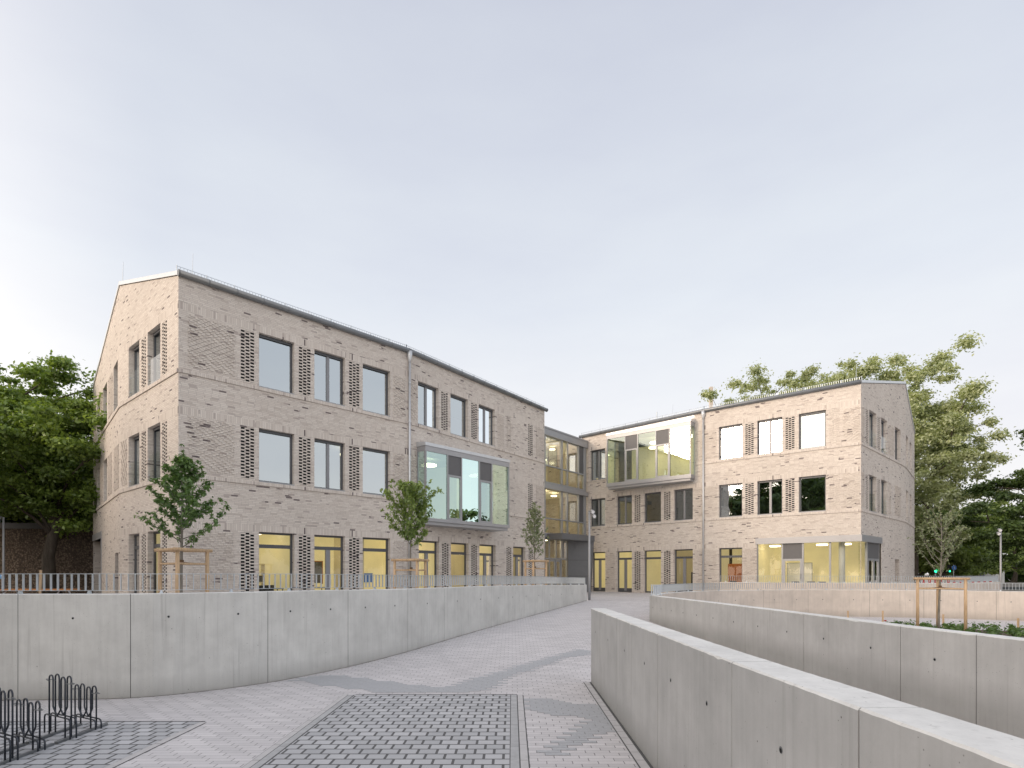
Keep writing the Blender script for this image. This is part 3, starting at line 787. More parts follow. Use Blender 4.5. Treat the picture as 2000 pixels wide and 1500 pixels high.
# corner glazing
g = MB(); g.fbox(FC, -.05, 5.45, -.1, .05, 3.10, 3.46); g.fbox(FG, .0, 3.92, -.1, .05, 3.10, 3.46)
hd = g.build('corner_glazing', 'panel', RW)
m = MB()
for s in (5.39, 3.98, 2.88, 1.50): m.fbox(FC, s - .045, s + .045, -.08, -.20, .02, 3.10)
m.fbox(FC, .0, 5.39, -.08, -.20, -.02, .08); m.fbox(FG, .0, 3.86, -.08, -.20, -.02, .08)
for s in (1.5, 3.80): m.fbox(FG, s - .05, s + .05, -.08, -.20, .08, 3.10)
m.build('mullion', 'frame_light', hd)
for a, b in ((5.35, 3.98), (2.88, 1.50), (1.50, .10)):
    p = MB(); p.poly([FC.P(a, -.14, .08), FC.P(b, -.14, .08), FC.P(b, -.14, 3.1), FC.P(a, -.14, 3.1)]); p.build('pane', 'glass', hd)
p = MB(); p.poly([FG.P(.1, -.14, .08), FG.P(1.5, -.14, .08), FG.P(1.5, -.14, 3.1), FG.P(.1, -.14, 3.1)]); p.build('pane', 'glass', hd)
p = MB(); p.fbox(FC, 2.93, 3.93, -.10, -.15, 2.20, 3.10); p.build('vent_panel', 'mesh', hd)
p = MB(); p.fbox(FG, 1.6, 3.75, -.10, -.15, 2.20, 3.10); p.build('vent_panel', 'mesh', hd)
def leaf_door(fr, a, b, z0, z1, par, glass='glass'):
    f = MB(); q = .10
    f.fbox(fr, a, a + q, -.07, -.16, z0, z1); f.fbox(fr, b - q, b, -.07, -.16, z0, z1)
    f.fbox(fr, a + q, b - q, -.07, -.16, z0, z0 + .14); f.fbox(fr, a + q, b - q, -.07, -.16, z1 - .12, z1)
    d = f.build('door', 'frame_light', par)
    p = MB(); p.poly([fr.P(a + q, -.12, z0 + .14), fr.P(b - q, -.12, z0 + .14), fr.P(b - q, -.12, z1 - .12), fr.P(a + q, -.12, z1 - .12)]); p.build('pane', glass, d)
    h = MB(); h.tube([fr.P(a + q * .5, -.03, z0 + .95), fr.P(a + q * .5, -.03, z0 + 1.25)], .012, 6); h.build('handle', 'rackrail', d)
leaf_door(FC, 2.93, 3.93, .08, 2.20, RW)
leaf_door(FG, 1.6, 2.65, .08, 2.20, RW); leaf_door(FG, 2.70, 3.75, .08, 2.20, RW)
p = MB(); pc = FC.P(1.05, -.9, 0); p.tube([pc, pc + Vector((0, 0, 3.2))], .16, 20); p.build('column', M['concrete'], RW, smooth=True)
# roof
wR = Vector((QR[0] - QA[0], QR[1] - QA[1])); wB = Vector((QH[0] - QR[0], QH[1] - QR[1]))
ro = [(p[0] + wR.x, p[1] + wR.y) for p in (QA, QK, QB)]; bo = [(p[0] + wB.x, p[1] + wB.y) for p in ro]
roof_part([QA, QK, QB], ro, bo, RIDGE_R, RW)
mb = MB()
for a, b in ((bo[0], bo[1]), (bo[1], bo[2])):
    mb.poly([(a[0], a[1], -.2), (b[0], b[1], -.2), (b[0], b[1], EAVE), (a[0], a[1], EAVE)], [(0, -.2), (12, -.2), (12, EAVE), (0, EAVE)])
mb.poly([(QB[0], QB[1], -.2), (ro[2][0], ro[2][1], -.2), (bo[2][0], bo[2][1], -.2), (bo[2][0], bo[2][1], EAVE), (ro[2][0], ro[2][1], RIDGE_R), (QB[0], QB[1], EAVE)],
        [(0, -.2), (9.4, -.2), (15.6, -.2), (15.6, EAVE), (9.4, RIDGE_R), (0, EAVE)])
mb.build('wall', 'brick', RW)
gutter_along(offp([FC, FD], .09), RW); snow_guard(offp([FC, FD], -.12), RW)
downpipe(FC, 8.62, RW)
rod(FC.P(.35, -.8, 0), EAVE + .2, 1.15, RW); rod(FG.P(7.4, -.4, 0), 13.0, .75, RW); rod(FD.P(8.9, -1.2, 0), EAVE + .2, .9, RW)
rod(FD.P(2.7, -1.0, 0), EAVE + .2, 1.1, RW)
mb = MB(); pc = FD.P(3.9, -1.0, 0); mb.tube([pc + Vector((0, 0, EAVE + .2)), pc + Vector((0, 0, EAVE + 1.0))], .045, 8); mb.tube([pc + Vector((.05, 0, EAVE + .25)), pc + Vector((.35, 0, EAVE + .55))], .03, 6); mb.build('vent_pipe', 'galv', RW)
interior([FC, FD], RW)
ceiling_lamps(FD, [1.6, 3.0, 4.4], 10.9, RW, d=-1.6, r=.35); ceiling_lamps(FC, [1.0, 2.2, 3.6, 4.8], 3.25, RW, d=-1.7, r=.30)
partition(FD, 9.3, .02, 3.3, RW, 'yellow'); partition(FC, 5.6, .02, 3.3, RW, 'yellow'); partition(FD, 2.6, .02, 3.3, RW, 'yellow_dim'); partition(FD, 4.8, .02, 3.3, RW, 'yellow'); partition(FD, 7.0, .02, 3.3, RW, 'yellow')
mb = MB(); mb.fbox(FC, 6.0, 8.2, -3.3, -3.4, .5, 2.0); mb.build('painted_panel', 'orange', RW)
for s, w_ in ((6.0, .5), (5.35, .35)):
    pass
ceiling_lamps(FD, [2.4, 4.9], 10.7, RW, d=-2.2, r=.3)
w = MB(); w.poly([FD.P(.6, -3.0, 7.7), FD.P(7.2, -3.0, 7.7), FD.P(7.2, -3.0, 10.9), FD.P(.6, -3.0, 10.9)]); w.build('room_wall', 'yellow', RW)
w = MB(); w.poly([FB.P(5.0, -2.6, 4.1), FB.P(7.6, -2.6, 4.1), FB.P(7.6, -2.6, 7.2), FB.P(5.0, -2.6, 7.2)]); w.build('room_wall', 'yellow', LW)

# ================================================================= GLAZED LINK
KL = (2.24, 38.2); KR = (5.56, 42.28); FL = Frame(KL, KR, 200.0)
GL = empty('glazed_link', (KL[0], KL[1], 0), 'glass stair link with grey fascias and dark entrance portal between the two brick wings', 'building')
L_ = FL.L
r = MB(); r.fbox(FL, -2.5, L_ + .1, -.3, .10, 10.75, 11.20); r.fbox(FL, -2.5, L_ + .1, -5, .14, 11.20, 11.30); rf = r.build('roof', 'frame_light', GL)
f = MB(); f.fbox(FL, -2.5, L_ + .06, -.3, .16, 7.12, 7.42); f.fbox(FL, -2.5, L_, -.06, .05, 4.0, 4.12); f.build('fascia', 'panel', GL)
m = MB()
for s, w in ((0.0, .05), (2.0, .05), (2.08, .04), (2.72, .035), (2.80, .035), (4.25, .04), (4.95, .05)):
    m.fbox(FL, s - w, s + w, -.14, .02, 4.12, 7.12); m.fbox(FL, s - w, s + w, -.14, .02, 7.42, 10.75)
for z in (5.12, 8.72): m.fbox(FL, 0, 4.95, -.12, .012, z - .04, z + .04)
m.fbox(FL, 0, 4.95, -.12, .008, 7.42, 7.62); m.build('mullion', 'frame_light', GL)
for a, b in ((.05, 1.95), (2.12, 2.69), (2.84, 4.21)):
    for z0, z1 in ((4.12, 5.08), (5.16, 7.12), (7.62, 8.68), (8.76, 10.75)):
        p = MB(); p.poly([FL.P(a, -.06, z0), FL.P(b, -.06, z0), FL.P(b, -.06, z1), FL.P(a, -.06, z1)]); p.build('pane', 'glass_link', GL)
for z0, z1 in ((5.16, 7.12), (8.76, 10.75)):
    p = MB(); p.fbox(FL, 4.29, 4.90, -.08, -.03, z0, z1); p.build('vent_panel', 'mesh', GL)
for z0, z1 in ((4.12, 5.08), (7.62, 8.68)):
    p = MB(); p.poly([FL.P(4.29, -.06, z0), FL.P(4.9, -.06, z0), FL.P(4.9, -.06, z1), FL.P(4.29, -.06, z1)]); p.build('pane', 'glass_link', GL)
p = MB(); p.fbox(FL, 4.95, L_, -.1, .03, 0, 10.75); p.build('corner_post', 'frame_light', GL)
# ground floor entrance
m = MB()
for s in (0.0, .55, 1.35, 2.0, 2.72): m.fbox(FL, s - .04, s + .04, -.14, 0, .02, 3.9)
m.fbox(FL, 0, 2.72, -.13, -.01, 2.32, 2.42); m.fbox(FL, -2, 2.9, -.14, .02, 3.86, 4.0); m.build('mullion', 'frame_light', GL)
for a, b in ((.04, .51), (.59, 1.31), (1.39, 1.96), (2.04, 2.68)):
    p = MB(); p.poly([FL.P(a, -.06, 2.42), FL.P(b, -.06, 2.42), FL.P(b, -.06, 3.86), FL.P(a, -.06, 3.86)]); p.build('pane', 'glass', GL)
leaf_door(FL, .55, 1.33, .02, 2.30, GL); leaf_door(FL, 1.37, 2.0, .02, 2.30, GL)
for a, b in ((.04, .51), (2.04, 2.68)):
    p = MB(); p.poly([FL.P(a, -.06, .05), FL.P(b, -.06, .05), FL.P(b, -.06, 2.3), FL.P(a, -.06, 2.3)]); p.build('pane', 'glass', GL)
# canopy and portal wall
c = MB(); ct = 4.06; cb = 3.66
cp = [(2.0, 38.6), (3.35, 37.65), (5.98, 40.75), (5.75, 41.9), (3.0, 39.4)]
top = [(x, y, ct) for x, y in cp]; bot = [(x, y, cb) for x, y in cp]
c.poly(top); c.poly(bot)
for i in range(5): j = (i + 1) % 5; c.poly([bot[i], bot[j], top[j], top[i]])
c.build('canopy', 'portal', GL)
p = MB(); a0 = Vector((3.98, 40.2, 0)); a1 = Vector((5.55, 40.5, 0)); a1b = Vector((5.75, 40.9, 0)); a1t = Vector((5.93, 40.72, 0))
p.poly([a0, a1, a1 + Vector((0, 0, cb)), a0 + Vector((0, 0, cb))])
p.poly([a1, a1b, a1t + Vector((0, 0, cb)), a1 + Vector((0, 0, cb))])
pw = p.build('portal_wall', 'portal', GL)
j = MB()
for z in (1.15, 2.3): j.hexa([a0 + Vector((0, -.01, z)), a1 + Vector((0, -.01, z)), a1 + Vector((0, 0, z)), a0 + Vector((0, 0, z)), a0 + Vector((0, -.01, z + .015)), a1 + Vector((0, -.01, z + .015)), a1 + Vector((0, 0, z + .015)), a0 + Vector((0, 0, z + .015))])
j.build('panel_joint', 'black', pw)
# inside the link: lit hall, with the brick flank of the right wing running on indoors
FX = Frame(QB, (QB[0] - .715 * 7, QB[1] + .699 * 7), 300.0)
hall = [FL.P(-2.4, -.2, 0), FL.P(L_ - .1, -.2, 0), FX.P(.2, -.02, 0), FX.P(6.8, -.02, 0)]
for z in (3.92, 7.30, 10.70):
    ir = MB(); ir.poly([p + Vector((0, 0, z)) for p in hall]); ir.build('ceiling', 'ceil' if z > 4 else 'frame_light', GL)
ir = MB()
for z in (4.02, 7.40): ir.poly([p + Vector((0, 0, z)) for p in hall])
ir.build('floor', 'floorin', GL)
ir = MB()
for (sa, sb, za, zb) in ((.1, 6.8, 0, 3.9), (.1, 1.2, 3.9, 10.7), (2.3, 3.4, 3.9, 10.7), (4.6, 6.8, 3.9, 10.7), (1.2, 2.3, 3.9, 4.9), (3.4, 4.6, 3.9, 4.0), (1.2, 2.3, 6.6, 8.4), (3.4, 4.6, 6.2, 7.5), (1.2, 2.3, 10.2, 10.7), (3.4, 4.6, 9.7, 10.7)):
    ir.poly([FX.P(sa, 0, za), FX.P(sb, 0, za), FX.P(sb, 0, zb), FX.P(sa, 0, zb)], [(300 + sa, za), (300 + sb, za), (300 + sb, zb), (300 + sa, zb)])
ir.build('inner_wall', 'brick', GL)
ir = MB(); ir.poly([FX.P(.1, -.4, 0), FX.P(6.8, -.4, 0), FX.P(6.8, -.4, 10.7), FX.P(.1, -.4, 10.7)]); ir.build('room_wall', 'yellow_dim', GL)
ir = MB(); ir.poly([FX.P(6.8, 0, 0), FL.P(-2.4, -.2, 0), FL.P(-2.4, -.2, 10.7), FX.P(6.8, 0, 10.7)]); ir.build('room_wall', 'yellow_dim', GL)
for k, (sx_, zz) in enumerate(((1.0, 10.45), (3.0, 10.45), (1.4, 7.05), (3.2, 7.05), (.9, 3.7), (2.0, 3.7))):
    mb = MB(); p = FL.P(sx_, -1.5, zz); mb.tube([p, p + Vector((0, 0, .06))], .22, 14); mb.build('ceiling_lamp', 'lamp', GL)
    if k in (0, 2, 4):
        ld = bpy.data.lights.new('hall_light', 'POINT'); ld.energy = 70; ld.color = (1.0, .80, .52); ld.shadow_soft_size = .25
        lo = bpy.data.objects.new('hall_light', ld); COL.objects.link(lo); lo.parent = GL; lo.location = p - GL.location + Vector((0, 0, -.2))

# ================================================================= furniture seen through the ground floor windows
def shelf(fr, s, d, label):
    t = empty('bookshelf', fr.P(s, d, .02), label, 'shelf')
    mb = MB(); w, h = 1.35, 1.75
    for a in (0, .43, .88, w): mb.fbox(fr, s + a - .02, s + a + .02, d, d - .35, .02, h)
    for z in (.05, .5, .95, 1.4, h): mb.fbox(fr, s, s + w, d + .002, d - .35, z - .015, z + .015)
    mb.build('frame', 'yellow_dim', t)
    b = MB(); random.seed(3)
    for a in (.04, .47, .92):
        for z in (.08, .53, .98, 1.43):
            if random.random() < .35: continue
            x = s + a
            while x < s + a + .34:
                wd = random.uniform(.02, .05); b.fbox(fr, x, x + wd * .9, d - .06, d - .3, z, z + random.uniform(.18, .30)); x += wd
    b.build('books', 'portal', t)
shelf(FA, 2.75, -2.9, 'open bookshelf seen through the first ground floor window beside the young tree')
def table(fr, s, d, label, m='portal', group='tables in the ground floor rooms'):
    t = empty('table', fr.P(s, d, .02), label, 'table', group)
    mb = MB(); mb.fbox(fr, s, s + 1.2, d, d - .6, .70, .74); mb.build('tabletop', m, t)
    for a in (.04, 1.16):
        for e in (-.04, -.56):
            l = MB(); l.tube([fr.P(s + a, d + e, .02), fr.P(s + a, d + e, .70)], .018, 6); l.build('leg', 'black', t)
def chair(fr, s, d, label, m='black'):
    t = empty('chair', fr.P(s, d, .02), label, 'chair', 'chairs in the ground floor rooms')
    mb = MB(); mb.fbox(fr, s, s + .42, d, d - .42, .43, .46); mb.build('seat', m, t)
    mb = MB(); mb.fbox(fr, s, s + .42, d, d - .03, .60, .88); mb.build('backrest', m, t)
    for a in (.03, .39):
        for e in (-.03, -.39):
            l = MB(); l.tube([fr.P(s + a, d + e, .02), fr.P(s + a, d + e, .44 if e < -.2 else .85)], .012, 6); l.build('leg', 'black', t)
table(FA, 3.1, -1.4, 'dark desk behind the large ground floor window left of the double door')
chair(FA, 3.3, -1.0, 'black chair at the desk behind the window with the bookshelf')
chair(FA, 2.85, -.7, 'black chair beside the window pane near the brick screen')
table(FA, 5.2, -1.6, 'dark desk behind the double door of the left wing')
table(FC, 6.6, -1.2, 'dark table in front of the orange panel in the right wing', 'portal')
chair(FC, 6.9, -1.0, 'black chair at the table before the orange panel')
def board(fr, s0, s1, d, z0, z1, nm, lb, cat, m1, m2):
    t = empty(nm, fr.P(s0, d, z0), lb, cat)
    mb = MB(); mb.fbox(fr, s0, s1, d, d - .04, z0, z1); mb.build('panel', m1, t)
    mb = MB(); w = .04
    for a, b, c, e in ((s0 - w, s0, z0 - w, z1 + w), (s1, s1 + w, z0 - w, z1 + w), (s0, s1, z1, z1 + w)): mb.fbox(fr, a, b, d + .01, d - .04, c, e)
    mb.build('frame', m2, t)
board(FA, 5.9, 6.9, -3.2, .9, 1.9, 'notice_board', 'dark notice board on the rear wall behind the double door of the left wing', 'board', 'portal', 'wood_or')
board(FB, 3.1, 4.1, -3.6, .0, 2.0, 'room_door', 'pale inner door behind the middle ground floor window right of the downpipe', 'door', 'yellow_dim', 'frame_light')
board(FB, 5.9, 6.5, -2.4, .0, 1.3, 'cupboard', 'low dark cupboard behind the door right below the bay window', 'cupboard', 'portal', 'frame')
board(FD, 5.6, 6.0, -1.6, .0, 2.1, 'room_door', 'brown inner door behind the double door left of the perforated screens', 'door', 'wood_or', 'frame')
board(FD, .9, 1.9, -2.2, .2, 1.4, 'cupboard', 'dark shelf unit behind the double door nearest the right downpipe', 'cupboard', 'portal', 'frame')
board(FC, 3.2, 4.6, -3.9, .8, 2.0, 'whiteboard', 'pale board on the rear wall of the glazed corner room', 'board', 'white', 'frame_light')
for k, (dd, ss) in enumerate(((-1.2, 1.9), (-1.3, 2.5), (-1.1, 3.3))): chair(FC, ss, dd, ['black chair near the column in the glazed corner room', 'black chair in the middle of the glazed corner room', 'black chair behind the glazed door of the corner room'][k])
bx = empty('storage_box', FA.P(7.45, -.7, .9), 'blue storage box on the sill inside the third ground floor window', 'box')
mb = MB(); mb.fbox(FA, 7.25, 7.95, -.5, -.9, .95, 1.32); mb.build('crate', 'signblue', bx)
mb = MB(); mb.fbox(FA, 7.23, 7.97, -.49, -.91, 1.321, 1.36); mb.build('lid', 'signblue', bx)

# ================================================================= ground
def zg(y): return -.85 if y < 11.5 else (-.85 + .05 * (y - 11.5) if y < 28.5 else 0.0)
LWALL = [(-16.0, 9.9), (-12.0, 9.78), (-8.58, 9.78), (-6.74, 9.95), (-5.72, 10.55), (-4.92, 11.35), (-3.74, 12.85), (-2.72, 14.7), (-2.05, 16.2), (-.80, 18.95), (1.36, 23.4), (3.76, 28.3)]
W2L = [(5.03, 20.6), (5.45, 16.0), (5.80, 11.2), (5.93, 8.6), (6.15, 6.77), (6.45, 3.5), (6.7, 0.0), (6.9, -3.0)]
W3L = [(5.33, 20.65), (6.35, 22.9), (8.4, 25.4), (11.25, 27.0), (15.3, 27.6), (19.6, 26.8), (22.7, 25.1), (27.0, 22.2), (31.0, 18.5)]
W4L = [(11.9, 32.3), (14.1, 30.6), (17.85, 28.8), (20.6, 28.4), (22.8, 28.7), (25.1, 30.2), (28.6, 33.0)]
def catmull(pts, step=.25):
    P = [Vector((p[0], p[1])) for p in pts]; out = []
    for i in range(len(P) - 1):
        p0 = P[max(i - 1, 0)]; p1 = P[i]; p2 = P[i + 1]; p3 = P[min(i + 2, len(P) - 1)]
        n = max(2, int((p2 - p1).length / step))
        for k in range(n):
            t = k / n
            out.append(.5 * ((2 * p1) + (-p0 + p2) * t + (2 * p0 - 5 * p1 + 4 * p2 - p3) * t * t + (-p0 + 3 * p1 - 3 * p2 + p3) * t ** 3))
    out.append(P[-1]); return out
cL = catmull(LWALL); c2 = catmull(W2L); c3 = catmull(W3L); c4 = catmull(W4L)
def x_at(curve, y):
    for i in range(len(curve) - 1):
        a, b = curve[i], curve[i + 1]
        if (a.y - y) * (b.y - y) <= 0 and abs(a.y - b.y) > 1e-6: return a.x + (b.x - a.x) * (y - a.y) / (b.y - a.y)
    return None
# lower square and ramp, one sheet
mb = MB(); ys = [-7 + .5 * i for i in range(35)] + [10.5 + .25 * i for i in range(73)]
ys = sorted(set([y for y in ys if y <= 28.5]))
def bounds(y):
    if y <= 9.9: xl = -15.9
    elif y <= 28.3: xl = [x_at([p for p in cL if p.x > -8], y)][0]; xl = xl if xl is not None else -8.5
    else: xl = 3.9
    if y < 20.6: xr = x_at(c2, y)
    elif y < 27.58: xr = x_at([p for p in c3 if p.x < 15.4], y)
    else: xr = 15.3
    if xr is None: xr = 6.9
    return xl, xr
for i in range(len(ys) - 1):
    a, b = ys[i], ys[i + 1]; al, ar = bounds(a); bl_, br = bounds(b)
    mb.poly([(al, a, zg(a)), (ar, a, zg(a)), (br, b, zg(b)), (bl_, b, zg(b))])
struct(mb.build('paved_path', 'paver'))
# lower court between the right hand walls
def fill(name, outer, holes, z, matn):
    loops = [[Vector((p[0], p[1], 0)) for p in outer]] + [[Vector((p[0], p[1], 0)) for p in h] for h in holes]
    flat = [v for l in loops for v in l]
    tris = tessellate_polygon(loops)
    me = bpy.data.meshes.new(name); me.from_pydata([(v.x, v.y, z) for v in flat], [], [tuple(t) for t in tris])
    me.materials.append(M[matn]); bm = bmesh.new(); bm.from_mesh(me)
    bmesh.ops.recalc_face_normals(bm, faces=bm.faces)
    for f_ in bm.faces:
        if f_.normal.z < 0: f_.normal_flip()
    bm.to_mesh(me); bm.free()
    o = bpy.data.objects.new(name, me); COL.objects.link(o); return struct(o)
low = [(p.x, p.y) for p in c2[::2]] + [(45, -3.0), (45, 10)] + [(p.x, p.y) for p in reversed(c3[::2])]
fill('lower_path', low, [], -.76, 'paver')
hole = [(-16.2, -7.2), (-16.2, 9.9)] + [(p.x - .05, p.y + .08) for p in cL[2::2]] + [(3.9, 28.5), (15.3, 28.5)] + [(p.x, p.y + .08) for p in c3[::2] if p.x > 15.35] + [(45, 10), (45, -7.2)]
fill('ground', [(-700, -300), (700, -300), (700, 900), (-700, 900)], [hole], 0.0, 'gravel')
plaza = [(3.9, 28.5), (15.3, 28.5)] + [(p.x, p.y + .1) for p in c3[::2] if 15.35 < p.x < 30] + [(34, 36), (33, 46), (2, 46), (-28, 34), (-18, 12), (-8.6, 10.1)] + [(p.x - .06, p.y + .1) for p in cL if p.x > -8.0]
fill('plaza', plaza, [], .004, 'paver')
fill('road', [(33, 47), (120, 47), (120, 56), (33, 56)], [], .008, 'asphalt')
# open joint paving bays + kerb strips
def sheet(name, x0, x1, y0, y1, z, m):
    mb = MB(); mb.poly([(x0, y0, z), (x1, y0, z), (x1, y1, z), (x0, y1, z)]); return struct(mb.build(name, m))
Z0 = -.85
sheet('parking_bay_paving', -2.84, -.03, 0, 10.2, Z0 + .004, 'perm')
sheet('bicycle_bay_paving', -9.5, -4.62, 0, 8.34, Z0 + .004, 'perm')
def strip(name, x0, x1, y0, y1, m, seg=.5, z=Z0 + .004, along='y'):
    mb = MB(); y = y0
    n = max(1, round((y1 - y0) / seg)); seg = (y1 - y0) / n
    for k in range(n):
        a = y0 + k * seg + .004; b = y0 + (k + 1) * seg - .004
        mb.poly([(x0, a, z), (x1, a, z), (x1, b, z), (x0, b, z)])
    struct(mb.build(name, m))
sheet('kerb_joint', -.028, .205, 0, 10.205, Z0 + .002, 'joint'); sheet('kerb_joint', -3.06, -2.842, 0, 10.205, Z0 + .002, 'joint')
sheet('kerb_joint', -4.618, -4.50, 0, 8.305, Z0 + .002, 'joint'); sheet('kerb_joint', -2.84, .09, 10.20, 10.235, Z0 + .006, 'joint')
sheet('kerb_joint', -9.5, -4.55, 8.34, 8.37, Z0 + .006, 'joint')
strip('kerb_strip', -.018, .085, 0.05, 10.2, 'kerb_dark', 1.0, Z0 + .006); strip('kerb_strip', .10, .19, 0.05, 10.2, 'kerbstone', .6, Z0 + .006)
strip('kerb_strip', -2.955, -2.86, 0.05, 10.2, 'kerb_dark', 1.0, Z0 + .006); strip('kerb_strip', -3.05, -2.965, 0.05, 10.2, 'kerbstone', .6, Z0 + .006)
strip('kerb_strip', -4.61, -4.51, 0.05, 8.3, 'kerbstone', 1.0, Z0 + .006)
strip('kerb_strip', 1.455, 1.56, 0.05, 11.4, 'kerbstone', .3, Z0 + .006)
sheet('kerb_joint', 1.44, 1.60, 0, 11.4, Z0 + .002, 'joint')
# zig-zag band of darker pavers, snapped to the paver grid
def px2g(px, py):
    z = 2420.0 / (py - 1120.0)
    if z > 11.5: z = 3052.5 / (py - 1065.0)
    return ((px - 1000) / 1100.0 * z, z)
bands = [[(566, 1328), (617, 1337), (687, 1346), (745, 1352), (880, 1352), (950, 1351), (998, 1322), (1057, 1303), (1111, 1283), (1157, 1278), (1157, 1271), (1131, 1268), (1055, 1288), (998, 1305), (921, 1327), (880, 1342), (839, 1342), (727, 1326), (638, 1318)],
         [(1019, 1363), (1072, 1364), (1136, 1374), (1186, 1377), (1222, 1421), (1198, 1426), (1163, 1438), (1141, 1453), (1114, 1460), (1088, 1477), (1042, 1476), (1070, 1455), (1094, 1438), (1119, 1423), (1148, 1409), (1119, 1399), (1055, 1393), (1019, 1389)]]
def inside(p, poly):
    c = False; n = len(poly)
    for i in range(n):
        x1, y1 = poly[i]; x2, y2 = poly[(i + 1) % n]
        if (y1 > p[1]) != (y2 > p[1]) and p[0] < (x2 - x1) * (p[1] - y1) / (y2 - y1) + x1: c = not c
    return c
mb = MB(); jb = MB()
for bnd in bands:
    pl = [px2g(*p) for p in bnd]; y0 = min(p[1] for p in pl); y1 = max(p[1] for p in pl); x0 = min(p[0] for p in pl); x1 = max(p[0] for p in pl)
    for k in range(int(y0 / .1) - 1, int(y1 / .1) + 2):
        offk = (k % 3) / 3.0; yc = (k + .5) * .1
        for jx in range(int(x0 / .3) - 3, int(x1 / .3) + 3):
            xa = (jx - offk) * .3; xc = xa + .15
            if inside((xc, yc), pl):
                ya, yb = k * .1 + .006, (k + 1) * .1 - .001
                if xa < -.03 and xc > -2.84 and yc < 10.2: continue
                if .2 > xa > -.2 and yc < 10.2: xa_ = .205
                else: xa_ = xa + .006
                xb_ = min(xa + .299, 1.44) if yc < 11.4 else xa + .299
                if xb_ - xa_ < .03: continue
                mb.poly([(xa_, ya, zg(ya) + .004), (xb_, ya, zg(ya) + .004), (xb_, yb, zg(yb) + .004), (xa_, yb, zg(yb) + .004)])
struct(mb.build('paving_band', 'paver_dk'))
# street side kerb in front of the right wing doors
mb = MB(); mb.fbox(FD, .2, 9.0, .5, .56, .0, .02); struct(mb.build('threshold_strip', 'kerbstone'))

# ================================================================= concrete walls
def arc_len(c):
    out = [0.0]
    for i in range(1, len(c)): out.append(out[-1] + (c[i] - c[i - 1]).length)
    return out
def at_len(c, al, s):
    s = max(0, min(s, al[-1] - 1e-6))
    for i in range(len(al) - 1):
        if al[i + 1] >= s:
            t = (s - al[i]) / (al[i + 1] - al[i]); p = c[i].lerp(c[i + 1], t); d = (c[i + 1] - c[i]).normalized(); return p, d
    return c[-1], (c[-1] - c[-2]).normalized()
def concrete_wall(name, curve, topf, botf, th, joints, label, matn='concrete', side=1, top='concrete_top', holes=None, hz=.62, cham=.012):
    """wall cast in panels along a curve; curve is the visible face, thickness goes to `side`"""
    al = arc_len(curve); L = al[-1]
    p0, d0 = at_len(curve, al, 0)
    root = empty(name, (p0.x, p0.y, botf(p0.x, p0.y)), label, 'wall')
    js = [0.0] + [j for j in joints if 0 < j < L] + [L]
    for a, b in zip(js[:-1], js[1:]):
        g = .006; a0 = a + (g if a > 0 else 0); b0 = b - (g if b < L else 0)
        n = max(1, int((b0 - a0) / (.09 if name == 'concrete_wall' else .30))); mb = MB(); ring = []
        for k in range(n + 1):
            p, d = at_len(curve, al, a0 + (b0 - a0) * k / n); nn = Vector((-d.y, d.x)) * side
            zt = topf(p.x, p.y); zb = botf(p.x, p.y) - .25
            q = p + nn * th; j1_ = cham * random.choice((.8, .9, 1, 1, 1.1, 1.2)); j2_ = j1_ * random.uniform(.7, 1.3)
            if random.random() < .04: j1_ *= 2.0
            c1 = p + nn * j2_; c2_ = q - nn * cham; zt += random.uniform(-.0015, .0015)
            ring.append([(p.x, p.y, zb), (p.x, p.y, zt - j1_), (c1.x, c1.y, zt), (c2_.x, c2_.y, zt), (q.x, q.y, zt - cham), (q.x, q.y, zb)])
        for k in range(n):
            A, B = ring[k], ring[k + 1]
            for i in range(5): mb.poly([A[i], B[i], B[i + 1], A[i + 1]], None, 1 if i in (1, 2, 3) else 0)
        mb.poly(ring[0]); mb.poly(list(reversed(ring[-1])))
        # tie holes: flat dark discs paint in the shade of the recesses
        m_ = max(1, round((b - a) / 1.25))
        for k in range(m_):
            s = a + (b - a) * (k + .5) / m_ if m_ > 1 else a + (b - a) * .5
            p, d = at_len(curve, al, s); nn = Vector((-d.y, d.x)) * side
            zt = topf(p.x, p.y); z = zt - hz * (zt - botf(p.x, p.y)) * .45 if False else zt - hz
            ctr = Vector((p.x - nn.x * .0015, p.y - nn.y * .0015, z))
            mb.disc(ctr, (nn.x, nn.y, 0), .022, 12, 2)
            mb.disc(ctr + Vector((-nn.x * .001, -nn.y * .001, -.004)), (nn.x, nn.y, 0), .015, 10, 3)
        mb.build('wall_panel', [matn, top, 'rackrail', 'dark'], root)
    # dark sealant in the joints
    jb = MB()
    for s in js[1:-1]:
        p, d = at_len(curve, al, s); nn = Vector((-d.y, d.x)) * side; zt = topf(p.x, p.y) - .012; zb = botf(p.x, p.y) - .2
        a = p - d * .008; b = p + d * .008
        jb.hexa([(a.x + nn.x * .006, a.y + nn.y * .006, zb), (b.x + nn.x * .006, b.y + nn.y * .006, zb), (b.x + nn.x * (th - .01), b.y + nn.y * (th - .01), zb), (a.x + nn.x * (th - .01), a.y + nn.y * (th - .01), zb),
                 (a.x + nn.x * .006, a.y + nn.y * .006, zt), (b.x + nn.x * .006, b.y + nn.y * .006, zt), (b.x + nn.x * (th - .01), b.y + nn.y * (th - .01), zt), (a.x + nn.x * (th - .01), a.y + nn.y * (th - .01), zt)])
    if jb.f: jb.build('joint_sealant', 'joint', root)
    return root
def lin(pairs, v):
    if v <= pairs[0][0]: return pairs[0][1]
    for (a, fa), (b, fb) in zip(pairs[:-1], pairs[1:]):
        if v <= b: return fa + (fb - fa) * (v - a) / (b - a)
    return pairs[-1][1]
topL = lambda x, y: lin([(9.7, .99), (12.0, .985), (15, .945), (19, .925), (23.4, .87), (28.4, .78)], y)
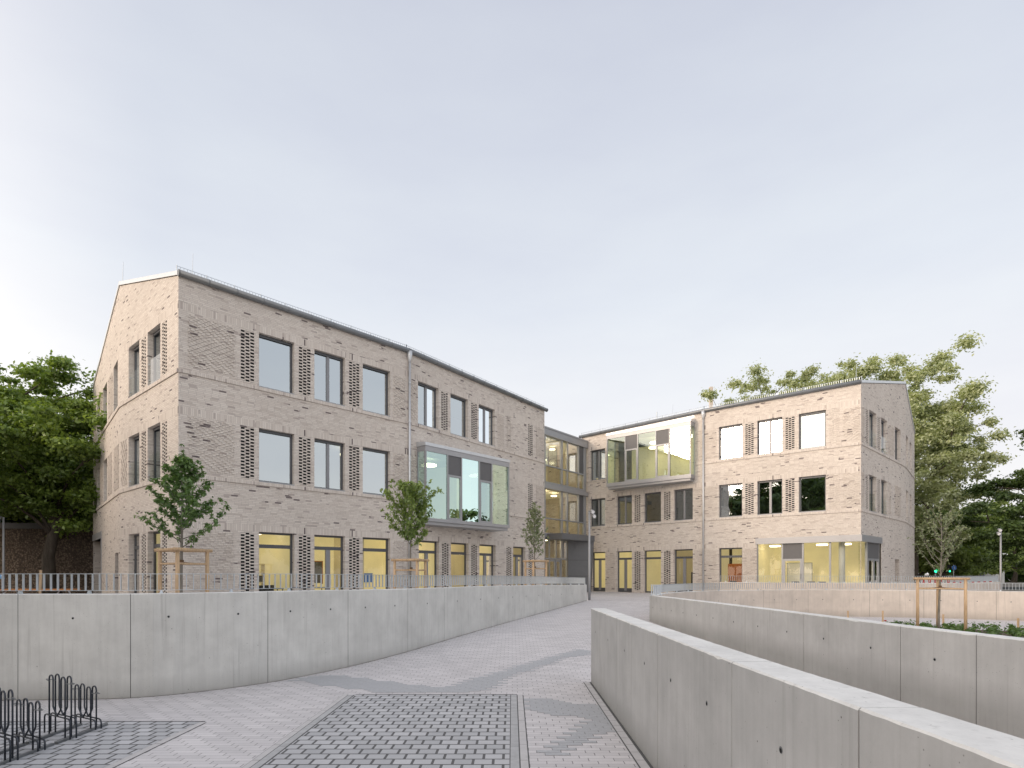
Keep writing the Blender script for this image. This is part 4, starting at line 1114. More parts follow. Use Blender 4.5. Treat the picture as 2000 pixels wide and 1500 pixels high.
alL = arc_len(cL)
def s_at_px(curve, al, px):
    best = None
    for p, a in zip(curve, al):
        if p.y < .5: continue
        e = abs(1000 + 1100 * p.x / p.y - px)
        if best is None or e < best[0]: best = (e, a)
    return best[1]
jl = [s_at_px(cL, alL, q) for q in (-190, 38, 261, 527, 680, 797, 865, 958, 1015, 1064, 1107)]
concrete_wall('retaining_wall', cL, topL, lambda x, y: zg(y) if x > -15 else -.85, .28, jl, 'long curved grey concrete retaining wall on the left beside the ramp', side=1, hz=.42)
mb = MB()
for a_, b_ in zip(cL[:-1], cL[1:]):
    if a_.y > 28.2: break
    d_ = (b_ - a_).normalized(); n_ = Vector((d_.y, -d_.x)); w_ = .018 + .012 * random.random()
    mb.poly([(a_.x, a_.y, zg(a_.y) + .003), (b_.x, b_.y, zg(b_.y) + .003), (b_.x + n_.x * w_, b_.y + n_.y * w_, zg(b_.y) + .003), (a_.x + n_.x * w_, a_.y + n_.y * w_, zg(a_.y) + .003)])
struct(mb.build('dirt_joint', 'soil'))
# near right wall
W1 = [(1.60, 11.4), (1.60, 8.0), (1.60, 5.0), (1.60, 2.0), (1.60, -1.5)]
c1 = [Vector(p) for p in W1]; c1d = []
for a, b in zip(c1[:-1], c1[1:]):
    n = int((b - a).length / .3)
    for k in range(n): c1d.append(a.lerp(b, k / n))
c1d.append(c1[-1])
top1 = lambda x, y: lin([(0, .745), (2, .74), (4, .71), (11.4, .645)], y)
al1 = arc_len(c1d)
j1 = [s_at_px(c1d, al1, q) for q in (1172, 1208, 1283, 1443, 1700)] + [11.2]
concrete_wall('concrete_wall', c1d, top1, lambda x, y: Z0, .30, j1, 'nearest low concrete wall with pale chipped top running to the lower right corner', 'concrete_shaded', side=1, hz=.42)
top2 = lambda x, y: .55
al2 = arc_len(c2); j2 = [s_at_px(c2, al2, q) for q in (1283, 1325, 1378, 1455, 1570, 1766, 1925)] + [17.5, 20.5]
concrete_wall('concrete_wall', c2, top2, lambda x, y: zg(y), .25, j2, 'second concrete wall behind the nearest one, with a broad dark expansion joint', 'concrete_half_shaded', side=1, hz=.42)
al3 = arc_len(c3); j3 = [s_at_px(c3, al3, q) for q in (1335, 1386, 1489, 1580, 1700, 1810, 1940, 2060)]
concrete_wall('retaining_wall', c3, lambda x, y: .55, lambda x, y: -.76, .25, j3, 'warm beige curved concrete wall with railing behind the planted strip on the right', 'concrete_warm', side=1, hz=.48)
al4 = arc_len(c4); j4 = [3, 6, 9, 12, 15]
concrete_wall('retaining_wall', c4, lambda x, y: .86, lambda x, y: 0, .22, j4, 'farthest low concrete wall just in front of the glazed corner of the right wing', 'concrete_warm', side=1, hz=.4)

# ================================================================= railings
def railing(curve, topf, label, step=.118, off=.10, side=1, h=.36, s0=0.0, s1=None, end_panel=False):
    al = arc_len(curve); L = al[-1] if s1 is None else s1
    p0, d0 = at_len(curve, al, s0)
    root = empty('railing', (p0.x, p0.y, topf(p0.x, p0.y)), label, 'railing')
    o0 = root.location.copy()
    tr = MB(); br = MB(); n = int((L - s0) / .3)
    for z, mbx, w, t in ((h - .012, tr, .024, .010), (.055, br, .020, .008)):
        prev = None
        for k in range(n + 1):
            p, d = at_len(curve, al, s0 + (L - s0) * k / n); nn = Vector((-d.y, d.x)) * side; p = p + nn * off; zz = topf(p.x, p.y) + z
            ring = [(p.x - nn.x * w, p.y - nn.y * w, zz), (p.x + nn.x * w, p.y + nn.y * w, zz), (p.x + nn.x * w, p.y + nn.y * w, zz + t), (p.x - nn.x * w, p.y - nn.y * w, zz + t)]
            if prev:
                for i in range(4): j_ = (i + 1) % 4; mbx.poly([prev[i], ring[i], ring[j_], prev[j_]])
            prev = ring
    tr.build('top_rail', 'galv', root); br.build('bottom_rail', 'galv', root)
    # one baluster, copied
    me = None; m = int((L - s0) / step); order = []
    for k in range(m + 1):
        p, d = at_len(curve, al, s0 + step * k); nn = Vector((-d.y, d.x)) * side; q = p + nn * off
        order.append((q.length, q, d, nn))
    near = sorted(order, key=lambda t: t[0])[:100]; ids = set(id(t) for t in near)
    bar = MB(); bar.hexa([(-.004, -.022, .060), (.004, -.022, .060), (.004, .022, .060), (-.004, .022, .060), (-.004, -.022, h - .012), (.004, -.022, h - .012), (.004, .022, h - .012), (-.004, .022, h - .012)])
    b0 = bar.build('baluster', 'galv', None); first = True
    rest = MB()
    for t in order:
        _, q, d, nn = t; z = topf(q.x, q.y); ang = math.atan2(d.y, d.x)
        if id(t) in ids:
            o = b0 if first else b0.copy()
            if not first: COL.objects.link(o)
            first = False
            o.parent = root; o.location = (q.x - o0.x, q.y - o0.y, z - o0.z); o.rotation_euler = (0, 0, ang)
        else:
            c = [q + d * sx * .004 + nn * sy * .022 for sx, sy in ((-1, -1), (1, -1), (1, 1), (-1, 1))]
            rest.hexa([(a.x, a.y, z + .06) for a in c] + [(a.x, a.y, z + h - .012) for a in c])
    if rest.f: rest.build('balusters', 'galv', root)['kind'] = 'stuff'
    # feet
    ft = MB(); ft.hexa([(-.03, -.03, 0), (.03, -.03, 0), (.03, .03, 0), (-.03, .03, 0), (-.012, -.025, .058), (.012, -.025, .058), (.012, .025, .058), (-.012, .025, .058)])
    f0 = ft.build('foot', 'galv', None); first = True
    m = int((L - s0) / 1.18)
    for k in range(m + 1):
        p, d = at_len(curve, al, s0 + .3 + 1.18 * k); nn = Vector((-d.y, d.x)) * side; q = p + nn * off
        o = f0 if first else f0.copy()
        if not first: COL.objects.link(o)
        first = False; o.parent = root; o.location = (q.x - o0.x, q.y - o0.y, topf(q.x, q.y) - o0.z); o.rotation_euler = (0, 0, math.atan2(d.y, d.x))
    return root
railing(cL, topL, 'galvanised flat bar railing on top of the long curved wall at left')
railing(c3, lambda x, y: .55, 'galvanised railing on the beige curved wall behind the planted strip', h=.36)
railing(c4, lambda x, y: .86, 'galvanised railing on the farthest wall in front of the glazed corner', h=.36)
# end return of the railing on the W2 wall end
al2_ = al2
e = empty('railing', (5.0, 20.4, .55), 'short solid looking railing return on the left end of the second concrete wall', 'railing')
mb = MB()
for k in range(6):
    x = 5.02 + k * .065; mb.box(x, x + .03, 20.30, 20.345, .60, .93)
mb.build('balusters', 'galv', e)
mb = MB(); mb.box(5.0, 5.42, 20.29, 20.355, .93, .945); mb.box(5.0, 5.42, 20.30, 20.345, .585, .60); mb.box(5.0, 5.035, 20.29, 20.355, .55, .585); mb.box(5.37, 5.40, 20.29, 20.355, .55, .585); mb.build('top_rail', 'galv', e)

# ================================================================= bicycle racks
def rack_mesh(h):
    """one wheel clamp: two mirrored bent tubes in X-Z, doubled in Y. x=0 near rail, x=-.37 far rail"""
    def path(sg, x0, y, lead):
        r = .052; P = []; x = lambda u: x0 + sg * u
        P.append((x(0), y, .03)); P.append((x(0), y, h - r))
        for a in range(1, 6): t = math.pi * a / 6; P.append((x(-r + r * math.cos(t)), y, h - r + r * math.sin(t)))
        P.append((x(-2 * r), y, h - r)); zb = h * .47 if h > .7 else .26
        P += [(x(-2 * r), y, zb + .03), (x(-2 * r - .015), y, zb), (x(-2 * r - .10), y, zb - .09), (x(-2 * r - .13), y, zb - .10)]
        xe = -.43 - .12
        P += [(x(xe + .05), y, zb - .10), (x(xe + .015), y, zb - .115), (x(xe), y, zb - .15), (x(xe), y, .03)]
        return P
    mb = MB()
    for y in (-.035, .035):
        mb.tube(path(1, 0, y, 0), .0105, 8)
        mb.tube(path(-1, -.43, y + .004, 0), .0105, 8)
    return mb
def rack_handle(h):
    mb = MB(); z = h - .085
    for sg, x0 in ((1, .0), (-1, -.43)):
        pts = [(x0 - sg * .02, -.03, z), (x0 + sg * .06, -.028, z + .003), (x0 + sg * .145, -.008, z + .006), (x0 + sg * .155, 0, z + .006), (x0 + sg * .145, .008, z + .006), (x0 + sg * .06, .028, z + .003), (x0 - sg * .02, .03, z)]
        mb.tube(pts, .006, 6)
    return mb
yb = 8.15
CA, SA = math.cos(R(-28)), math.sin(R(-28))
def rotv(vs, yy): return [(v[0] * CA - v[1] * SA - 5.87, v[0] * SA + v[1] * CA + yy, v[2] + Z0) for v in vs]
racks = []
rails = MB()
rk = empty('bicycle_rack', (-5.87, yb, Z0), 'anthracite tube bicycle rack with alternating high and low wheel clamps, back section by the wall', 'bicycle rack', None)
rk2 = empty('bicycle_rack', (-5.87, yb - 1.36, Z0), 'anthracite tube bicycle rack section cut off by the left picture edge', 'bicycle rack', None)
for root, base, seq in ((rk, yb, [(-.25, .61), (-.70, .83)]), (rk2, yb - .95, [(-.25, .61), (-.63, .83), (-1.05, .61), (-1.5, .83)])):
    y1 = base; y0 = base + min(s[0] for s in seq) - .2
    for xo in (0, -.37):
        mb = MB(); x = -5.87 + xo
        mb.hexa([(x - .022, y0, Z0 + .005), (x + .022, y0, Z0 + .005), (x + .022, y1, Z0 + .005), (x - .022, y1, Z0 + .005), (x - .022, y0, Z0 + .035), (x + .022, y0, Z0 + .035), (x + .022, y1, Z0 + .035), (x - .022, y1, Z0 + .035)])
        mb.build('base_rail', 'rackrail', root)
    for dy, h in seq:
        m1 = rack_mesh(h); m1.v = rotv(m1.v, base + dy)
        o = m1.build('wheel_clamp', 'rack', root, smooth=True)
        m2 = rack_handle(h); m2.v = rotv(m2.v, base + dy)
        m2.build('locking_loop', 'rackrail', o, smooth=True)

# ================================================================= trees
def leaves_obj(name, centers, radii, n, size, matn, parent, flat=1.0, droop=0.0, aspect=1.8, vary=.5):
    """n leaf quads scattered around clump centres"""
    C = np.array(centers); Rd = np.array(radii)
    if Rd.ndim == 1: Rd = np.stack([Rd, Rd, Rd * flat], 1)
    w = Rd.prod(1) ** .7; idx = RNG.choice(len(C), n, p=w / w.sum())
    d = RNG.normal(size=(n, 3)); d /= np.linalg.norm(d, axis=1)[:, None]
    rr = np.minimum(np.abs(RNG.normal(size=n)) * .42 + RNG.random(n) * .45, 1.5)
    pos = C[idx] + d * rr[:, None] * Rd[idx]
    # orientation: normals biased upward/outward
    nn = d * .6 + RNG.normal(size=(n, 3)) * .6; nn[:, 2] += .7
    nn /= np.linalg.norm(nn, axis=1)[:, None]
    t = RNG.normal(size=(n, 3)); t[:, 2] -= droop * 2
    t -= nn * (t * nn).sum(1)[:, None]; t /= np.linalg.norm(t, axis=1)[:, None]
    b = np.cross(nn, t)
    s = size * (1 - vary / 2 + vary * RNG.random(n))
    L = (t * (s * aspect)[:, None]) * .5; W = (b * s[:, None]) * .5
    bend = nn * (s * .15)[:, None]
    v = np.stack([pos - L, pos + W + bend - L * .1, pos + L, pos - W + bend - L * .1], 1).reshape(-1, 3)
    o0 = root_loc(parent); v = v - np.array([o0.x, o0.y, o0.z])
    me = bpy.data.meshes.new(name); me.vertices.add(len(v)); me.vertices.foreach_set('co', v.ravel())
    me.loops.add(4 * n); me.loops.foreach_set('vertex_index', np.arange(4 * n, dtype=np.int32))
    me.polygons.add(n); me.polygons.foreach_set('loop_start', np.arange(0, 4 * n, 4, dtype=np.int32))
    me.polygons.foreach_set('loop_total', np.full(n, 4, dtype=np.int32))
    me.update(calc_edges=True); me.validate()
    me.materials.append(M[matn]); o = bpy.data.objects.new(name, me); COL.objects.link(o); o.parent = parent; return o

def bent(a, b, sag=.0, n=5, jit=.05):
    a = Vector(a); b = Vector(b); L = (b - a).length; pts = []
    ax = Vector((random.uniform(-1, 1), random.uniform(-1, 1), random.uniform(-.3, .3))) * jit * L
    for k in range(n + 1):
        t = k / n; p = a.lerp(b, t) + ax * math.sin(math.pi * t) + Vector((0, 0, sag * L * math.sin(math.pi * t)))
        pts.append(p)
    return pts

def big_tree(x, y, z0, h, rx, ry, rz, zc, nclump, nleaf, leaf, matn, label, trunk_r=.3, cat='tree', group=None, seed=1, flat=.6, shape=None, lean=0.0, clr=(.8, 1.5), name='broadleaf_tree', bark='bark', th=None, gap=.0):
    random.seed(seed)
    t = empty(name, (x, y, z0), label, cat, group)
    cen = []; rad = []
    tries = 0
    while len(cen) < nclump and tries < nclump * 20:
        tries += 1
        th_ = random.uniform(0, 2 * math.pi); ph = math.acos(random.uniform(-1, 1)); r = random.random() ** .38
        lob = 1 + .22 * math.sin(3 * th_ + seed) + .16 * math.sin(5 * ph + seed * 2) + .12 * math.sin(7 * th_ - 2 * ph)
        px_ = math.sin(ph) * math.cos(th_) * r * lob; py_ = math.sin(ph) * math.sin(th_) * r * lob; pz_ = math.cos(ph) * r * (lob * .5 + .5)
        if shape: k = shape(pz_); px_ *= k; py_ *= k
        cx, cy, cz = x + px_ * rx + lean * pz_, y + py_ * ry, zc + pz_ * rz
        if cz < z0 + 1.2: continue
        cen.append((cx, cy, cz)); q = random.uniform(*clr); rad.append(q)
    # trunk
    mb = MB(); top = zc + rz * .45; n = 9
    pts = [Vector((x + lean * .2 * k / n + .12 * math.sin(k * 1.3 + seed), y + .10 * math.cos(k * 1.7), z0 + (top - z0) * k / n)) for k in range(n + 1)]
    mb.tube(pts, trunk_r, 10, radii=[trunk_r * (1.35 if k == 0 else 1.0) * (1 - .82 * k / n) + .02 for k in range(n + 1)])
    mb.build('trunk', bark, t, smooth=True)
    br = MB(); order = sorted(range(len(cen)), key=lambda i: random.random())[:min(len(cen), 46)]
    hubs = []
    for i in order[:12]:
        c = Vector(cen[i]); k = min(n, max(2, int(n * ((c.z - z0) / (top - z0)) * .62))); a = pts[k]
        mid = a.lerp(c, .8); path = bent(a, mid, .08, 6, .06); rr = trunk_r * .38 * (1 - .5 * k / n)
        br.tube(path, .1, 6, radii=[rr * (1 - .75 * q / 6) for q in range(7)]); hubs.append((path, rr))
    for i in order[12:]:
        c = Vector(cen[i]); best = min(((p - c).length, p) for path, rr in hubs for p in path[2:])
        br.tube(bent(best[1], c, .05, 4, .08), .05, 5, radii=[.05 * trunk_r / .3 * (1 - .7 * q / 4) for q in range(5)])
    br.build('branches', bark, t, smooth=True)
    leaves_obj('crown', cen, rad, nleaf, leaf, matn, t, flat=flat)
    return t

# far left big tree and neighbours
big_tree(-26.6, 32.5, 0, 13, 7.6, 6.0, 4.4, 8.5, 360, 120000, .13, 'leaf_l', 'big broad green tree at the left edge, dark trunk before the brown wall', .36, seed=3, flat=.42, clr=(.6, 1.25))
big_tree(-35.5, 36.5, 0, 13, 7, 6, 4.9, 9.2, 200, 50000, .18, 'leaf_l', 'leafy green tree on the far left rising highest at the picture edge', .35, seed=5, flat=.45, clr=(.7, 1.3))
big_tree(-26.5, 40.0, 0, 12, 7, 5, 4.6, 8.4, 200, 40000, .18, 'leaf_l', 'darker tree behind the end gable of the left wing', .3, seed=8, flat=.5, clr=(.8, 1.3))
big_tree(-43, 45, 0, 13, 9, 6, 6, 7.5, 90, 16000, .28, 'leaf_d', 'dark tree farthest left behind the brown wall', .3, seed=18, flat=.5, clr=(1.0, 1.7))
big_tree(-32, 39.0, 0, 7, 7, 3, 2.6, 4.6, 120, 26000, .20, 'leaf_d', 'low dark hedge like tree directly behind the brown wall coping', .25, seed=19, flat=.6, clr=(.7, 1.3))
big_tree(-40, 38.0, 0, 7, 6, 3, 2.6, 4.6, 100, 18000, .20, 'leaf_d', 'low dark tree behind the wall at the picture edge', .25, seed=29, flat=.6, clr=(.7, 1.3))
# right background
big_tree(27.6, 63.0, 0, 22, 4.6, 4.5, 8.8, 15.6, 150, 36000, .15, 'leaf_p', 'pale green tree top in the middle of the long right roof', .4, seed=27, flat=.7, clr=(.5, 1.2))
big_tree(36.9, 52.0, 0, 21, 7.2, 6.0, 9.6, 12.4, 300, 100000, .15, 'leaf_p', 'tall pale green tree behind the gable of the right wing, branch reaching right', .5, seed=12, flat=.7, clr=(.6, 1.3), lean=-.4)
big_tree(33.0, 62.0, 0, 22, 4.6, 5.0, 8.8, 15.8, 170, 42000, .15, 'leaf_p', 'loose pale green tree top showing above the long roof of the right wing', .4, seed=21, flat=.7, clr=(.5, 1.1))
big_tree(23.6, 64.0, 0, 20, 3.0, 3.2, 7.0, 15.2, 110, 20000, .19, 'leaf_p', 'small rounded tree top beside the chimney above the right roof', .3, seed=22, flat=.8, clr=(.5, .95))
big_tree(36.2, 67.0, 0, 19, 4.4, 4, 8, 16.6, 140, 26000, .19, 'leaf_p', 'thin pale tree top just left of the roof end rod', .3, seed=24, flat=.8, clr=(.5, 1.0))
big_tree(43.0, 41.5, 0, 11, 7.6, 5.0, 6.2, 6.4, 380, 110000, .14, 'leaf_d', 'dense dark tree with layered drooping boughs at the right edge', .35, seed=31, flat=.30, clr=(.6, 1.3), shape=lambda z: 1.05 - .35 * z)
for i, (x, y, h, rx, m_, lb) in enumerate([(52, 66, 9.0, 5.5, 'leaf_m', 'middle distance round green tree behind the traffic light'), (61, 74, 10.0, 6.0, 'leaf_m', 'brighter green tree showing in the gap between the two tall trees'), (45, 62, 8.5, 5, 'leaf_m', 'low leafy tree just right of the right wing in the distance'),
                                     (75, 84, 11, 7, 'leaf_l', 'tree in the distance behind the small white house'), (43.5, 57, 8.0, 4.5, 'leaf_m', 'low bright tree behind the bare young tree')]):
    big_tree(x, y, 0, h, rx, rx * .8, h * .45, h * .55, 130, 26000, .22, m_, lb, .3, seed=40 + i, flat=.5, clr=(.6, 1.2))
# trees behind the photographer's left, mirrored in the windows; three nearest added for shade
for i, (x, y, h, rx) in enumerate([(-42, 4, 14, 5.5), (-47, 15, 15, 6), (-52, -4, 17, 6), (-38, -4, 18, 6.2), (-44, -18, 17, 6), (-21, -2, 10, 4.6), (-40, 22, 13, 5), (-37, -13, 20, 6.8), (-15.0, 2.0, 9.5, 4.2), (-16.0, -6.0, 10, 4.5)]):
    big_tree(x, y, 0, h, rx, rx, h * .42, h * .57, 130, 20000, .36, 'leaf_d', ['tall dark tree left of the photographer nearest the square', 'broad dark tree beyond the square on the left', 'wide dark tree far behind on the left', 'lower tree behind the photographer on the left', 'rearmost dark tree behind the photographer', 'added unseen tree shading the bicycle racks from the left', 'round tree outside the left picture edge beside the brown wall', 'tall broad tree far behind the bicycle racks', 'added unseen tree darkening the left wall, just outside the left edge beside the bicycle racks', 'added unseen tree behind the photographer shading the left wall'][i], .35, seed=60 + i, clr=(.9, 1.6), group=None)
for i, (x, y, h, rx) in enumerate([(44, 22, 9, 5), (48, 12, 10, 5.5), (52, 30, 10, 5), (50, 2, 9, 5)]):
    big_tree(x, y, 0, h, rx, rx, h * .42, h * .57, 70, 9000, .36, 'leaf_d', ['round tree beyond the right picture edge beside the lower court', 'broad tree on the right outside the frame', 'tree right of the dark layered tree', 'lowest tree far right of the photographer'][i], .3, seed=70 + i, clr=(.9, 1.6))

# young trees
def young_tree(x, y, z0, zt, zc0, spread, nb, leafn, leaf, matn, label, seed, kind='up', trunk_r=.03, name='young_tree', droop=.0, up=.8, csize=.16):
    random.seed(seed)
    t = empty(name, (x, y, z0), label, 'tree')
    mb = MB(); n = 12; pts = []
    for k in range(n + 1):
        f = k / n; pts.append(Vector((x + .03 * math.sin(f * 5 + seed), y + .03 * math.cos(f * 4), z0 + (zt - z0) * .93 * f)))
    mb.tube(pts, trunk_r, 8, radii=[trunk_r * (1 - .8 * k / n) + .004 for k in range(n + 1)])
    tr = mb.build('trunk', 'bark_y', t, smooth=True)
    br = MB(); cen = []; rad = []
    for i in range(nb):
        f = (i + .5) / nb; z = zc0 + (zt - zc0) * .80 * f; base = pts[min(n, int(n * (z - z0) / ((zt - z0) * .93)))]; base = Vector((base.x, base.y, z))
        az = i * 2.399 + random.uniform(-.3, .3)
        if kind == 'cone': ln = spread * (1.08 - .92 * f) * random.uniform(.75, 1.12)
        elif kind == 'top': ln = spread * (.55 + .75 * math.sin(math.pi * min(1, f * .9 + .15))) * random.uniform(.75, 1.05)
        else: ln = spread * (1.0 - .6 * f) * random.uniform(.8, 1.15)
        ti = up * random.uniform(.7, 1.25)
        e = base + Vector((math.cos(az) * ln, math.sin(az) * ln, ln * ti + .05))
        path = bent(base, e, -.06, 6, .06); br.tube(path, .01, 5, radii=[max(.0035, trunk_r * .36 * (1 - .8 * q / 6)) for q in range(7)])
        for q in range(2, 7):
            cen.append(tuple(path[q])); rad.append(csize * random.uniform(.7, 1.2))
            if random.random() < .75:
                dv = Vector((random.uniform(-1, 1), random.uniform(-1, 1), random.uniform(.1, .9))) * csize * 1.6
                e2 = path[q] + dv; br.tube([path[q], e2], .004, 4, radii=[.005, .002]); cen.append(tuple(e2)); rad.append(csize * .7)
    for k in range(4): cen.append((x, y, zt - .08 - k * .14)); rad.append(csize * (.45 + .15 * k))
    br.build('branches', 'bark_y', t, smooth=True)
    if leafn: leaves_obj('crown', cen, rad, leafn, leaf, matn, t, flat=1.0, droop=droop, aspect=2.3)
    return t
def stakes(x, y, z0, h, rr, angs, label, mz=.93):
    t = empty('tree_stake_frame', (x, y, z0), label, 'tree stakes')
    P = [(x + rr * math.cos(R(a)), y + rr * math.sin(R(a))) for a in angs]
    for p in P:
        mb = MB(); mb.tube([(p[0], p[1], z0 - .05), (p[0], p[1], z0 + h)], .048, 12, radii=[.05, .045]); mb.build('post', 'wood', t, smooth=True)
    for i in range(3):
        a = Vector((*P[i], z0 + h)); b = Vector((*P[(i + 1) % 3], z0 + h)); d = (b - a).normalized() * .12
        mb = MB(); mb.tube([a - d, b + d], .042, 12); mb.build('crossbar', 'wood', t, smooth=True)
    mb = MB()
    for p in P: mb.tube(bent((p[0], p[1], z0 + h - .32), (x, y, z0 + h - .30), -.03, 4, .0), .016, 6)
    mb.tube([(x, y, z0 + h - .36), (x, y, z0 + h - .24)], .05, 10); mb.build('rope_tie', 'rope', t)
    mb = MB()
    for i in range(3):
        a = Vector((*P[i], z0 + h - .34)); b = Vector((*P[(i + 1) % 3], z0 + h - .34)); mb.tube([a, b], .024, 8)
    mb.build('lower_bar', 'wood', t)
young_tree(-8.21, 14.0, 0, 4.62, 1.95, 1.12, 30, 4600, .048, 'leaf_y1', 'young dark green leafy tree before the corner of the left wing', 4, 'cone', .045, up=.62, csize=.115)
stakes(-8.21, 14.0, 0, 1.93, .60, (172, 292, 50), 'timber stake frame around the dark green young tree at left')
young_tree(-3.40, 19.0, 0, 4.50, 2.2, .66, 26, 3800, .060, 'leaf_y2', 'young bushy tree with drooping bright leaves before the downpipe', 9, 'top', .04, droop=.9, up=1.15, csize=.15)
stakes(-3.40, 19.0, 0, 1.80, .56, (178, 300, 40), 'timber stake frame around the bushy young tree in the middle')
young_tree(1.02, 25.0, 0, 4.55, 1.9, .58, 34, 1900, .050, 'leaf_y3', 'slender sparse young tree near the glass link', 14, 'up', .03, up=1.5, csize=.085)
stakes(1.02, 25.0, 0, 1.90, .54, (20, 140, 260), 'timber stake frame around the slender young tree near the link')
young_tree(14.9, 19.6, -.70, 3.75, 1.15, .95, 22, 900, .045, 'leaf_y3', 'nearly bare young tree with thin grey branches on the right', 23, 'up', .036, up=1.35, csize=.12)
stakes(14.9, 19.6, -.76, 1.93, .74, (175, 58, 300), 'timber stake frame around the nearly bare young tree on the right')
# planted strip
bed = [(9.0, 21.2), (13, 21.6), (17, 20.8), (21, 18.6), (25, 15), (24, 13), (19, 15.8), (15, 17.6), (11, 18.6)]
fill('planting_bed', bed, [], -.72, 'soil')
gp = []
random.seed(5)
while len(gp) < 300:
    p = (random.uniform(11.8, 24), random.uniform(14, 21.2))
    if inside(p, bed): gp.append((p[0], p[1], -.62 + random.uniform(0, .10)))
e_ = bpy.data.objects.new('tmp', None)
class _R: pass
gcv = None
def ground_cover():
    o = leaves_obj('ground_cover', gp, [.18] * len(gp), 9000, .06, 'leaf_y1', dummy, flat=.8)
    return o
dummy = bpy.data.objects.new('dummy', None); COL.objects.link(dummy); dummy.location = (0, 0, 0)
o = ground_cover(); o.parent = None; bpy.data.objects.remove(dummy); bpy.data.objects.remove(e_)
tag(o, 'low green perennials growing in the planted strip under the bare tree', 'plants', None, 'stuff')
fl = empty('flower', (13.9, 21.0, -.7), 'small dark red flower head left of the bare young tree', 'flower')
mb = MB(); mb.tube([(13.9, 21.0, -.72), (13.92, 21.0, -.42)], .008, 5); mb.build('stem', 'leaf_y1', fl)
mb = MB(); mb.tube([(13.92, 21.0, -.43), (13.92, 21.0, -.39)], .05, 8, radii=[.03, .05]); mb.build('blossom', 'red', fl)
sd = [('short wooden marker stake, leftmost behind the second wall', (14.5, 24.3)), ('short wooden marker stake left of the bare tree', (16.0, 24.3)),
      ('short wooden marker stake just right of the bare tree trunk', (17.0, 22.2)), ('short wooden marker stake at the right edge by the perennials', (18.2, 20.25))]
for i, (lb, p) in enumerate(sd):
    mb = MB(); mb.tube([(p[0], p[1], -.78), (p[0], p[1], -.26)], .035, 8); o = mb.build('marker_stake', 'wood'); tag(o, lb, 'stake', 'short wooden marker stakes on the lower path')

# ================================================================= lamp posts
def lamp_post(x, y, z0, h, label, side=1):
    t = empty('street_lamp', (x, y, z0), label, 'street lamp')
    mb = MB(); mb.tube([(x, y, z0), (x, y, z0 + 1.2), (x, y, z0 + h)], .06, 12, radii=[.065, .06, .045]); mb.build('post', 'frame_light', t, smooth=True)
    for k, (dx, dz) in enumerate(((.16, -.12), (.10, .10))):
        hd = MB(); c = Vector((x + side * dx * 1.3, y - .08, z0 + h - .10 + dz))
        hd.tube([c + Vector((-.02, .10, .05)), c, c + Vector((.03 * side, -.10, -.06))], .09, 12, radii=[.05, .085, .095]); a = hd.build('spotlight', 'frame_light', t, smooth=True)
        l = MB(); l.disc(c + Vector((.031 * side, -.103, -.062)), (.2 * side, -.8, -.5), .085, 14); l.build('lens', 'lens', a)
    ar = MB(); ar.tube([(x - .06 * side, y, z0 + h - .12), (x + .2 * side, y - .06, z0 + h - .12)], .022, 8); ar.tube([(x, y, z0 + h), (x, y, z0 + h + .03)], .05, 10); ar.build('bracket', 'rackrail', t)
lamp_post(3.93, 28.6, 0, 4.5, 'grey lamp post with round spotlights at the end of the long curved wall')
lamp_post(-26.9, 29.8, 0, 4.3, 'lamp post with spotlights at the far left before the brown wall', -1)
lamp_post(30.8, 35.5, 0, 4.1, 'lamp post in front of the dark tree on the right', -1)

# ================================================================= left background: brown wall, bench, stack
wl = empty('rubble_wall', (-30, 35.5, 0), 'dark brown rubble wall with a grey coping behind the left trees', 'wall')
mb = MB(); mb.hexa([(-48, 33.2, -.1), (-22.5, 35.2, -.1), (-22.5, 35.6, -.1), (-48, 33.6, -.1), (-48, 33.2, 4.1), (-22.5, 35.2, 4.1), (-22.5, 35.6, 4.1), (-48, 33.6, 4.1)]); mb.build('wall', 'rubble', wl)
mb = MB(); mb.hexa([(-48, 33.1, 4.1), (-22.4, 35.1, 4.1), (-22.4, 35.7, 4.1), (-48, 33.7, 4.1), (-48, 33.1, 4.45), (-22.4, 35.1, 4.45), (-22.4, 35.7, 4.45), (-48, 33.7, 4.45)]); mb.build('coping', 'frame', wl)
struct(sheet('mulch', -48, -17.5, 21, 34.5, .012, 'soil'))
def bench(x0, x1, y, label):
    t = empty('picnic_table', ((x0 + x1) / 2, y, 0), label, 'table')
    mb = MB()
    for k in range(5): mb.box(x0, x1, y - .36 + k * .15, y - .36 + k * .15 + .14, .72, .76)
    mb.build('tabletop', 'wood_or', t)
    for s in (-1, 1):
        b = MB(); b.box(x0, x1, y + s * .75 - .14, y + s * .75 + .14, .42, .46); b.build('seat', 'wood_or', t)
    for xx in (x0 + .35, x1 - .35):
        l = MB(); l.tube([(xx, y - .75, .0), (xx, y - .2, .72)], .025, 6); l.tube([(xx, y + .75, .0), (xx, y + .2, .72)], .025, 6); l.tube([(xx, y - .8, .40), (xx, y + .8, .40)], .022, 6); l.build('leg', 'galv', t)
bench(-19.3, -16.6, 21.3, 'orange wooden picnic table with metal legs behind the left railing')
st = empty('pipe_stack', (-13.6, 15.1, 0), 'stack of grey rolls under a blue lid behind the left railing', 'stack')
for k in range(5):
    mb = MB(); mb.tube([(-15.0, 15.2, .10 + k * .22), (-15.0, 15.2, .28 + k * .22)], .9, 20, radii=[.84 + .03 * (k % 2), .86]); mb.build('roll', 'greyplast' if k != 3 else 'blue', st, smooth=False)
mb = MB(); mb.tube([(-15.0, 15.2, 1.20), (-15.0, 15.2, 1.30), (-15.0, 15.2, 1.40)], .9, 24, radii=[.98, .95, .55]); mb.build('lid', 'blue', st, smooth=True)
